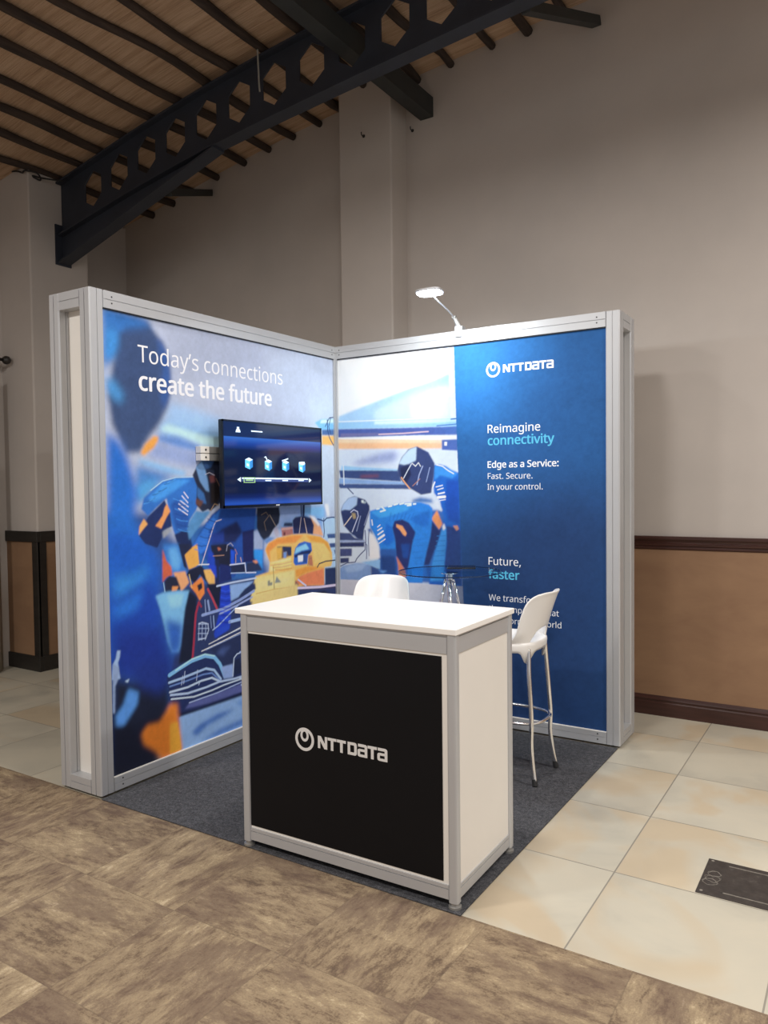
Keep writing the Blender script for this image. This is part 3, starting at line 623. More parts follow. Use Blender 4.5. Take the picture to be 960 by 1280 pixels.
# ink shapes of the two prints, plus lamp glow and falloff painted on the blue field: kind, colour, softness mm, line width mm, outline in mm on the panel
ART_LEFT = """
P 9ea6ba 1 0 1952,2464 -78,2478 -33,544 2022,46
P a3adc0 75 0 732,2364 -77,2421 -62,1798 512,1881
P aab7c6 56 0 297,2106 -73,2251 -52,1343 272,1354
P 959db2 37 0 1555,2418 732,2364 736,2216 1481,2131
P 2a4a86 23 0 1982,1415 1584,1401 1521,1269 1363,1170 1230,1114 728,1044 740,567 792,23 1477,212 2021,85
P 2c5c9c 10 0 1406,1306 757,1372 768,973 1307,985
P 8cabd0 23 0 1494,1987 1301,1958 1103,1919 1105,1850 1572,1825
P 6f9cc9 23 0 1571,1867 1105,1850 1108,1764 1564,1804
P a9c9e4 12 0 1567,1847 1516,1871 1384,1846 1244,1820 1106,1811 1108,1757 1266,1766 1442,1810 1554,1826
P 5278b4 14 0 1590,1810 1443,1803 1286,1762 1282,1724 1444,1738 1591,1775
P 8292ba 18 0 1609,1774 1444,1745 1282,1721 1284,1668 1330,1638 1447,1658 1656,1689
P 7fa9d2 11 0 1721,1677 1656,1671 1522,1642 1390,1615 1410,1589 1551,1610 1666,1640 1713,1660
P 3f72b0 21 0 1734,1653 1657,1633 1467,1592 1580,1549 1688,1474 1749,1434
P 4a8fc4 17 0 1746,1530 1659,1564 1579,1564 1661,1501 1715,1447
P 7396c4 22 0 614,1394 107,1385 119,1315 164,1197 610,1224
P 79abd8 11 0 352,1386 138,1386 140,1310 182,1312 283,1335 353,1337
P 8ea4cb 16 0 614,1394 391,1375 392,1339 478,1312 590,1299 626,1272
P 9db8d8 6 0 161,1311 -100,1307 -88,806 141,833
P e3d9d4 7 0 133,1405 85,1404 71,1320 103,1318
P 39507c 3 0 106,1194 -30,1193 -29,1158 96,1163
P 3a4c78 3 0 81,1129 -28,1127 -28,1095 76,1098
P b9c6dc 3 0 101,1163 -29,1158 -28,1127 91,1130
P 4a5c86 3 0 28,1079 -27,1078 -27,1049 18,1049
L 2c3f68 1 8.8 143,1177 137,1215 143,1278 140,1304
L 2c3f68 1 8.9 213,1304 162,1293 141,1285 109,1305 44,1309 -33,1303
P 6fa6d8 5 0 228,1959 152,1986 -116,2009 -114,1923 154,1909
P b8d8ef 5 0 153,1982 -116,2007 -116,1982 168,1958
P 41608f 4 0 147,1914 -115,1935 -114,1887 148,1877
P eba35f 5 0 148,1874 -113,1885 -112,1814 149,1813
L 263c66 1 8.9 84,1986 81,1913 63,1867 17,1814
L 263c66 1 6.7 44,2003 69,1941 47,1887
L 263c66 1 6.7 108,1939 60,2002 5,2010
P 28345c 8 0 1427,977 1051,971 768,965 371,877 -7,834 6,265 784,340 1071,244 1534,534 1473,711
P 7090c0 6 0 1481,271 969,272 -26,258 -22,87 1466,-14
P 2f66a6 20 0 1922,2431 1860,2417 1636,2397 1603,2319 1835,2184 1924,2107
P 33456a 14 0 1831,2297 1764,2361 1636,2383 1549,2313 1506,2228 1490,2130 1498,2029 1523,1949 1571,1867 1644,1794 1707,1708 1800,1706 1876,1849 1896,1979 1868,2126
P 2e4f8c 17 0 1576,2316 1541,2301 1501,2221 1490,2116 1503,2014 1537,1941 1558,2010 1536,2153
P 3a7fc0 20 0 1894,2319 1839,2322 1824,2265 1859,2180 1907,2161
P 4384bd 20 0 1909,2082 1870,2074 1799,2001 1817,1953 1872,1981 1907,2017
P 2d62a4 21 0 1907,2408 1828,2410 1644,2402 1628,2374 1790,2330 1901,2338
P 2260b4 21 0 1909,1807 1838,1771 1791,1706 1760,1625 1722,1502 1751,1379 1703,1239 1679,1168 1701,1030 1932,991
P 1d55b0 25 0 1923,1320 1728,1282 1608,1190 1584,1053 1615,935 1600,834 1567,699 1553,538 1935,619
P 1a3f9c 33 0 1900,1033 1674,1055 1597,933 1582,802 1908,747
P 1a2f80 34 0 1906,827 1582,802 1549,681 1515,544 1609,485 1912,588
P 3078c4 25 0 1890,1086 1742,1090 1680,1133 1673,1069 1769,1018 1885,971
P 2a70c8 25 0 1895,932 1788,958 1701,1009 1747,911 1880,877
P 161c30 21 0 1907,585 1798,531 1682,528 1561,493 1543,383 1568,243 1614,77 1923,29
P 1c2f78 26 0 1795,630 1558,606 1540,505 1604,430 1732,492
P 14182a 13 0 1912,405 1786,295 1731,177 1614,69 1923,29
P cf9044 7 0 1613,1802 1582,1799 1587,1775 1615,1739 1682,1695 1703,1710 1671,1758
P 2b62ad 4 0 1707,1419 1688,1477 1625,1522 1561,1564 1468,1584 1341,1588 1292,1556 1289,1466 1326,1399 1378,1342 1384,1290 1361,1215 1421,1175 1459,1222 1494,1296 1520,1370 1536,1471 1664,1383
P 3d85cc 7 0 1662,1473 1562,1549 1449,1574 1362,1571 1450,1527 1536,1485 1618,1451
P 234d96 7 0 1509,1441 1452,1469 1377,1364 1389,1305 1476,1295
P 1a2750 4 0 1486,1274 1428,1293 1379,1290 1352,1184 1383,1142 1432,1146 1459,1200
L 9fc0e6 0 4.3 1643,1515 1561,1564 1468,1584 1346,1587
P 1b2a58 3 0 1665,1376 1550,1464 1515,1398 1503,1319 1559,1300 1579,1251 1607,1211 1686,1238 1724,1282
P dc8a52 3 0 1535,1443 1512,1402 1539,1371 1577,1312 1615,1328 1566,1379 1551,1421
P d9995a 3 0 1691,1369 1667,1340 1697,1315 1726,1285 1720,1330
P 8a8f98 5 0 1569,1294 1531,1309 1504,1304 1532,1277 1565,1258
L c3bfe0 0 6.6 1412,1503 1382,1471
L c3bfe0 0 6.6 1427,1483 1385,1445
L c3bfe0 0 6.6 1441,1458 1383,1422
L c3bfe0 0 6.6 1451,1440 1386,1397
L c3bfe0 0 6.6 1453,1414 1389,1378
P 232a40 3 0 1346,1597 1309,1653 1273,1682 1099,1686 1056,1641 1076,1508 1094,1461 1171,1417 1214,1392 1234,1404 1276,1386 1325,1436 1313,1533
P 6a92c4 4 0 1320,1641 1273,1680 1249,1631 1230,1563 1221,1502 1247,1510 1292,1563
P 3b5d94 4 0 1273,1680 1174,1682 1207,1639 1249,1631
P 34609c 4 0 1313,1533 1263,1495 1244,1434 1285,1443 1314,1481
P 6b3f42 5 0 1219,1593 1176,1601 1167,1555 1209,1555
P 5d3f3a 5 0 1325,1466 1264,1450 1296,1417 1325,1436
P 241f22 5 0 1209,1548 1156,1563 1126,1493 1160,1432 1213,1433
L b8b6c8 0 3.6 1250,1601 1218,1612 1176,1597
L 8b6a58 0 5.5 1166,1578 1115,1501
L a88a66 0 4.6 1214,1395 1181,1433 1149,1424
P 4c7fae 5 0 1326,1399 1276,1390 1234,1396 1214,1388 1381,1238 1394,1298 1378,1342
P 1f4590 4 0 1359,1208 1281,1297 1201,1374 1133,1410 826,1401 852,1269 849,1069 960,1069 1034,991 1158,1005 1235,1099 1335,1183
P 2e68bd 5 0 1353,1208 1275,1292 1195,1364 1134,1400 1162,1334 1230,1280 1246,1176 1298,1152
P 18224c 8 0 1130,1284 997,1326 955,1254 1021,1199 1112,1200 1212,1202
P 1f357e 6 0 1211,1260 1110,1273 1112,1205 1212,1207
P 191d33 4 0 1219,1198 1098,1199 1029,1169 1017,1099 1074,1045 1156,1068 1207,1135
P 1a2050 4 0 955,1259 852,1269 849,1069 953,1073
P 1e4cc0 4 0 1057,1162 1023,1149 1032,1070 1060,1063
P 1e3fa8 5 0 1233,1175 1200,1149 1170,1045 1178,1007 1217,1021 1248,1100
L 8e8ea0 0 5.6 1092,1155 1084,1188 1056,1199 1036,1180
P a05a44 3 0 1166,1182 1146,1178 1133,1167 1157,1160
L a07a6a 0 4.6 1201,1134 1113,1131
L 9a6a70 0 5.7 1019,1159 1002,1128
L b08a80 0 5.7 1015,1129 1016,1079
L c8a090 0 5.7 974,1105 967,1080
P 8c98b4 5 0 852,1258 822,1267 770,1192 775,1140 855,1141
P 2f86dc 6 0 855,1146 775,1135 782,1021 812,1060 856,1095
P 232c4a 4 0 924,1071 827,1067 782,1011 925,1010
P c9805a 4 0 872,1076 834,1078 819,1061 842,1058
P 1f3bb0 4 0 1167,963 1069,952 1061,862 1070,732 1080,692 1191,658 1206,684 1155,816
P 1a2348 4 0 1187,1110 1155,1107 1151,961 1191,966
P 1a255c 4 0 1147,1083 1066,1064 1051,979 1159,968
P 2340b8 5 0 1258,1094 1180,1075 1174,1004 1197,1024 1235,1080
L bdb4c0 0 5.9 1130,1340 1172,1332 1189,1311 1290,1095 1307,1054
L c8ccd8 0 6.3 1318,1095 1235,1089
P 1d2233 4 0 822,1401 614,1400 605,1347 617,1295 671,1257 716,1207 760,1193 793,1224 825,1276
L 6a5a4e 0 6 781,1354 738,1369 713,1345 757,1307 741,1255
L 8a7a6a 1 6 704,1351 648,1279
P a09aa8 6 0 671,1251 640,1273 610,1224 646,1203
P 5d7fb0 6 0 768,1194 707,1213 655,1203 735,1168
P 96605c 4 0 595,1261 480,1264 472,1207 587,1208
P c79a90 4 0 595,1263 475,1265 475,1252 593,1249
P 2c3550 4 0 562,1295 479,1291 480,1267 572,1272
P 5a2c34 3 0 573,1234 553,1234 554,1212 574,1213
P d2966c 5 0 294,1329 234,1301 183,1255 149,1184 267,1203
P e6dcd8 6 0 323,1336 243,1321 183,1261 204,1256 264,1303
L 23304f 1 11.6 388,1412 387,1336
L 23304f 1 23.9 361,1411 365,1338
P 23284a 4 0 479,1306 450,1326 363,1333 284,1313 253,1265 265,1203 471,1216
L a89a98 1 6.9 390,1320 412,1219
L c0a898 1 6.9 358,1313 330,1215
P dca75c 4 0 753,1135 726,1173 637,1202 490,1214 336,1211 185,1183 91,1135 50,1062 46,1003 63,966 138,967 151,844 355,865 466,863 473,784 895,832 845,979 722,994 711,1051 736,1099
P d98340 6 0 748,1135 717,1173 628,1199 462,1209 366,1203 454,1160 629,1161 710,1120 703,1050 728,1099
P e58f3c 6 0 346,1199 185,1180 102,1136 61,1056 145,1120 288,1161
P dfb26a 6 0 278,1148 144,1133 82,1071 62,1005 251,1003
P cf7650 6 0 421,933 333,949 149,962 146,844 355,865 461,889
P e08a3c 5 0 458,980 332,992 148,968 333,952 450,930
P e6bf7e 6 0 845,973 468,981 467,811 761,814 895,832
P d6c084 6 0 826,937 731,949 507,936 554,906 672,896 826,903
P e8c48a 6 0 703,1050 503,1068 496,1001 713,993
P 7d7c70 3 0 732,938 714,941 710,924 688,927 691,907 733,906
P 7a7d78 3 0 667,916 648,958 604,915
L 7a5a30 1 5.1 679,1025 672,884
L b8863c 1 4.1 844,871 672,878 471,872
P 6a5648 4 0 638,1147 497,1136 496,1079 577,1068 632,1067
P c99c48 4 0 648,1139 589,1140 596,1067 636,1065
P 272f4e 3 0 585,1143 497,1133 498,1080 531,1079 540,1107 576,1110
P 6a86b8 3 0 576,1104 544,1107 550,1066 577,1068
P 2b5aa8 3 0 476,1030 470,1083 455,1124 416,1152 357,1161 288,1146 277,1092 320,1065 331,1007 458,1009
P 7fb6ea 4 0 465,1086 445,1124 343,1144 309,1107 388,1101
P 1a2850 3 0 470,1074 388,1095 284,1099 300,1075 418,1073 456,1058
P cdd4e4 3 0 432,1071 374,1072 375,1030 429,1028
P 2c4680 3 0 374,1072 330,1075 336,1017 375,1020
P a96a50 4 0 320,1065 280,1061 267,986 317,996
L 8a6a48 1 6.4 327,997 311,1039 281,1043
P 232f50 4 0 136,960 -24,954 -21,827 136,842
L c0b4c8 1 16.4 466,860 193,836 -21,827
L 3a3550 1 6.5 466,848 194,821 -21,808
L b8b8cc 1 11.7 431,913 350,864
P 6a3a4a 5 0 460,913 423,879 452,867 466,869
L 222a40 1 8.3 221,975 200,997 126,1007 8,1005 -15,1017
P 356fb8 9 0 1570,1230 1459,1222 1405,1070 1406,1026 1465,981 1538,1062
P 5c9ad6 11 0 1535,1198 1478,1208 1442,1133 1463,1076 1509,1095
P b5573e 4 0 1571,1201 1546,1135 1514,1103 1506,1055 1548,1049 1576,1023
P d49468 4 0 1501,1069 1415,1067 1387,1002 1447,957 1483,1034
P 1f2338 4 0 1562,1029 1529,1054 1478,1043 1451,980 1456,958 1559,970
P d88850 3 0 1510,995 1465,990 1480,967 1513,967
L 9fc0e0 0 3.8 1569,1022 1561,971
P 6ea6d4 6 0 1625,958 1569,969 1485,968 1386,957 1397,921 1420,865 1441,750 1455,664 1475,631 1522,640 1548,696 1569,786 1598,890
P 2c58a8 18 0 1563,828 1442,780 1455,664 1480,618 1532,628 1548,696
P 86b8dc 9 0 1551,952 1428,947 1449,877 1525,880
P 151b30 6 0 1388,957 1330,912 1342,824 1356,691 1379,568 1477,565 1460,636 1441,750 1418,865
P e0984a 3 0 1419,1156 1382,1187 1321,1212 1309,1098 1335,1086 1387,1074
P 1d2440 3 0 1459,1222 1381,1216 1362,1192 1417,1160 1400,1077 1424,1094
P 191d34 3 0 1385,1072 1294,1089 1264,1056 1246,978 1306,1038 1348,990 1405,1048
P e3a25c 3 0 1277,1061 1223,1060 1192,1018 1191,972 1235,973 1260,1010
P 151a30 4 0 1256,979 1183,971 1140,950 1160,828 1191,864 1236,946
P d6793c 3 0 1368,985 1296,1025 1278,997 1273,928 1312,891 1339,936 1387,987
P 201f2e 3 0 1328,980 1292,991 1288,960 1319,945
L e9b070 0 5.3 1386,1046 1368,970
L 8e2c44 0 15.2 1318,881 1342,824 1350,765 1360,677 1374,574
L 8e2c44 0 11.7 1331,860 1315,880 1301,856
L a03a48 0 13.8 1247,948 1211,889 1176,823
P 7e9cc8 4 0 1069,952 860,952 932,912 999,871 1063,856
P 202c4e 4 0 999,871 941,913 851,939 843,901 916,879
L a9b6d2 0 10.4 1175,957 1051,964 841,968
P 1d2440 3 0 1061,1066 937,1064 930,1011 1058,1022
L b8bcd2 0 7.7 1065,1070 937,1069 930,1010 841,1002
L 9fb0cc 0 5.7 1058,1020 939,1011
L 7f90be 0 16.9 1293,806 1130,818 986,852 862,891
L 8896c0 0 11.4 1155,793 1021,821 876,856
L 8fa4cc 0 7.5 1214,709 1173,725 1004,821
L 8fa4cc 0 6.4 1207,789 1202,712
L 7486b0 0 5.5 1231,792 1225,722
L 8c9cc4 0 5.4 1271,890 1266,809
L 7c8cb4 0 13.7 1248,881 1238,828
L 8fa8d4 0 19 1079,734 963,737
P 2444b4 4 0 1203,661 1190,705 1083,723 1080,692
L e4e6f2 0 4.7 1247,633 1110,659 956,693
L c0c8de 0 4.7 1175,650 965,684
L e4e6f2 0 5.6 1304,603 1151,628 956,663
L 8fa0c4 0 4.2 1271,604 957,653
P 222c4e 4 0 1307,593 1152,616 957,648 960,539 1029,528 1056,474 1131,471 1194,566 1248,599
P 3a4a78 10 0 1193,572 1136,596 1070,590 1137,543
L 98a8c8 0 4.5 1320,760 1248,749
L 98a8c8 0 4.5 1326,736 1246,723
L 98a8c8 0 4.5 1329,708 1252,695
L 98a8c8 0 4.5 1327,679 1270,669
L 98a8c8 0 4.5 1319,766 1327,671
L 98a8c8 0 4.5 1294,762 1301,666
L 98a8c8 0 4.5 1267,758 1275,662
L a8b4cc 0 5.4 1323,761 1298,767 1252,750 1247,714 1270,672 1327,671
P 1f2b56 4 0 1561,509 1453,552 1364,568 1226,558 1143,497 1114,420 960,423 965,264 1482,273 1543,391
L 6fa4d8 0 22.6 1542,518 1456,544 1379,564 1275,572 1207,550 1163,501 1126,423
L 9cc4e6 0 9 1497,534 1379,572 1281,581 1207,557
L 93add4 0 13.5 1546,478 1455,482 1366,490 1274,498 1210,476 1157,412
L 5d78b0 0 9 1541,456 1412,460 1298,469 1228,463 1163,405
L a7b8d8 0 11.7 1542,425 1413,423 1311,436 1229,435 1164,400
L 9fb2d6 0 11.9 1537,408 1414,389 1277,391 1170,399 1045,389 961,389
L b2c0dc 0 9.1 1533,385 1370,359 1231,363 1134,372 962,376
P 7f96c4 4 0 1155,482 1056,479 1058,399 1133,407
P 1b2440 3 0 1053,497 958,514 961,419 1045,405
L a9b8d6 0 7.6 1058,408 1046,513 1020,532 960,538
L a8b4d0 0 4.4 1432,515 1443,450
L a8b4d0 0 4.5 1338,503 1348,446
L a8b4d0 0 4.5 1322,432 1332,417
L a8b4d0 0 4.4 1449,493 1459,446
P 50588e 5 0 1404,331 962,346 964,296 1256,294 1438,307
L 98a8cc 0 6.5 1404,334 1183,339 962,358
P 161e3c 4 0 1492,296 1349,285 964,292 965,267 1482,273
P 7fa0cc 5 0 1481,271 969,272 -26,270 -21,29 979,65 1464,53
P 3e64a8 12 0 1398,162 1329,194 1187,217 1037,210 1139,187 1271,170 1353,132
P 486eb0 12 0 1332,92 1189,121 968,133 969,96 1190,86
P 5f86c0 10 0 1037,241 965,251 966,196
P d9762a 12 0 1571,325 1544,363 1491,350 1483,252 1464,85 1604,74 1648,136 1721,194 1737,250 1699,286 1618,281
P ef9434 7 0 1547,253 1494,255 1480,177 1466,89 1551,90
P 8fa8cc 3 0 1903,652 1886,676 1877,715 1857,711 1862,678 1874,653 1868,605 1861,569 1913,574
P 8195b8 4 0 1905,653 1871,631 1874,571 1894,537 1899,402 1912,405
P 4f86cc 10 0 1812,507 1750,473 1761,413 1846,327 1891,335 1896,386 1847,434
P 9db4d4 3 0 1835,550 1806,557 1816,539
P e0b878 7 0 873,861 438,885 444,647 704,509 939,529
P 171c2e 9 0 390,783 150,807 11,734 -1,435 163,297 383,364
P 4a6aa0 12 0 339,739 197,758 146,629 222,475 336,522
L a7b8d8 1 12.2 999,381 783,393 508,389 251,398
L 9fb2d6 1 12.3 986,339 746,335 468,333 162,319
L 8fa4cc 1 10 994,539 779,534 446,568
P 3a4a78 11 0 995,506 546,511 449,435 928,395
L 4a90d8 2 3.7 1689,1446 1663,1451 1634,1466
L 1d4a8c 2 3.8 1669,1455 1643,1460 1614,1474
L 4a90d8 2 3.8 1650,1463 1623,1468 1594,1483
L 1d4a8c 2 3.8 1630,1491 1603,1496 1574,1511
L 4a90d8 2 3.8 1610,1500 1583,1505 1553,1520
L 1d4a8c 2 3.8 1590,1509 1563,1514 1533,1529
L 4a90d8 2 3.8 1569,1537 1542,1542 1512,1558
L 1d4a8c 2 3.9 1549,1546 1521,1551 1491,1567
L 4a90d8 2 3.9 1528,1555 1500,1561 1470,1576
L 4488d0 2 3.9 1490,1470 1452,1458 1404,1461
L 1b3f80 2 3.9 1485,1442 1448,1430 1400,1431
L 4488d0 2 3.9 1480,1414 1444,1402 1396,1402
L 1b3f80 2 3.9 1475,1387 1440,1375 1392,1372
L 4488d0 2 3.9 1470,1359 1436,1347 1388,1342
L 1b3f80 2 3.9 1465,1331 1432,1319 1383,1312
L 4488d0 2 3.9 1460,1303 1428,1291 1379,1283
L 3a70c0 2 4 1341,1183 1304,1173 1265,1178
L 16336c 2 4.1 1327,1207 1289,1196 1251,1198
L 3a70c0 2 4.1 1312,1230 1274,1218 1238,1219
L 16336c 2 4.1 1298,1253 1259,1241 1224,1240
L 3a70c0 2 4.1 1283,1277 1245,1264 1211,1261
L 16336c 2 4.1 1268,1301 1230,1287 1197,1283
L 3a70c0 2 4.1 1253,1325 1215,1310 1183,1304
L 16336c 2 4.1 1238,1349 1199,1333 1169,1325
L 2a4fd0 2 4.2 1143,931 1103,917 1065,922
L 2a4fd0 2 4.2 1144,890 1104,876 1066,879
L 2a4fd0 2 4.2 1146,850 1105,835 1067,836
L 2a4fd0 2 4.2 1147,809 1106,794 1069,794
L 2a4fd0 2 4.2 1148,768 1107,753 1070,751
L 16287c 3 5.1 1152,915 1103,900 1066,901
L 16287c 3 5.1 1153,873 1104,859 1067,858
L 16287c 3 5.1 1154,831 1105,818 1068,816
L 16287c 3 5.1 1155,789 1106,776 1069,773
L 16287c 3 5.1 1156,747 1108,735 1070,731
L f0b050 3 4.6 712,1040 596,1041 494,1049
L b9702a 3 4.6 702,1032 596,1031 495,1038
L f0b050 3 4.6 691,1024 597,1022 495,1028
L b9702a 3 4.6 681,1016 597,1012 495,1017
L f0b050 3 4.6 670,1008 597,1003 496,1006
L b9702a 3 4.6 660,1000 597,993 496,995
"""
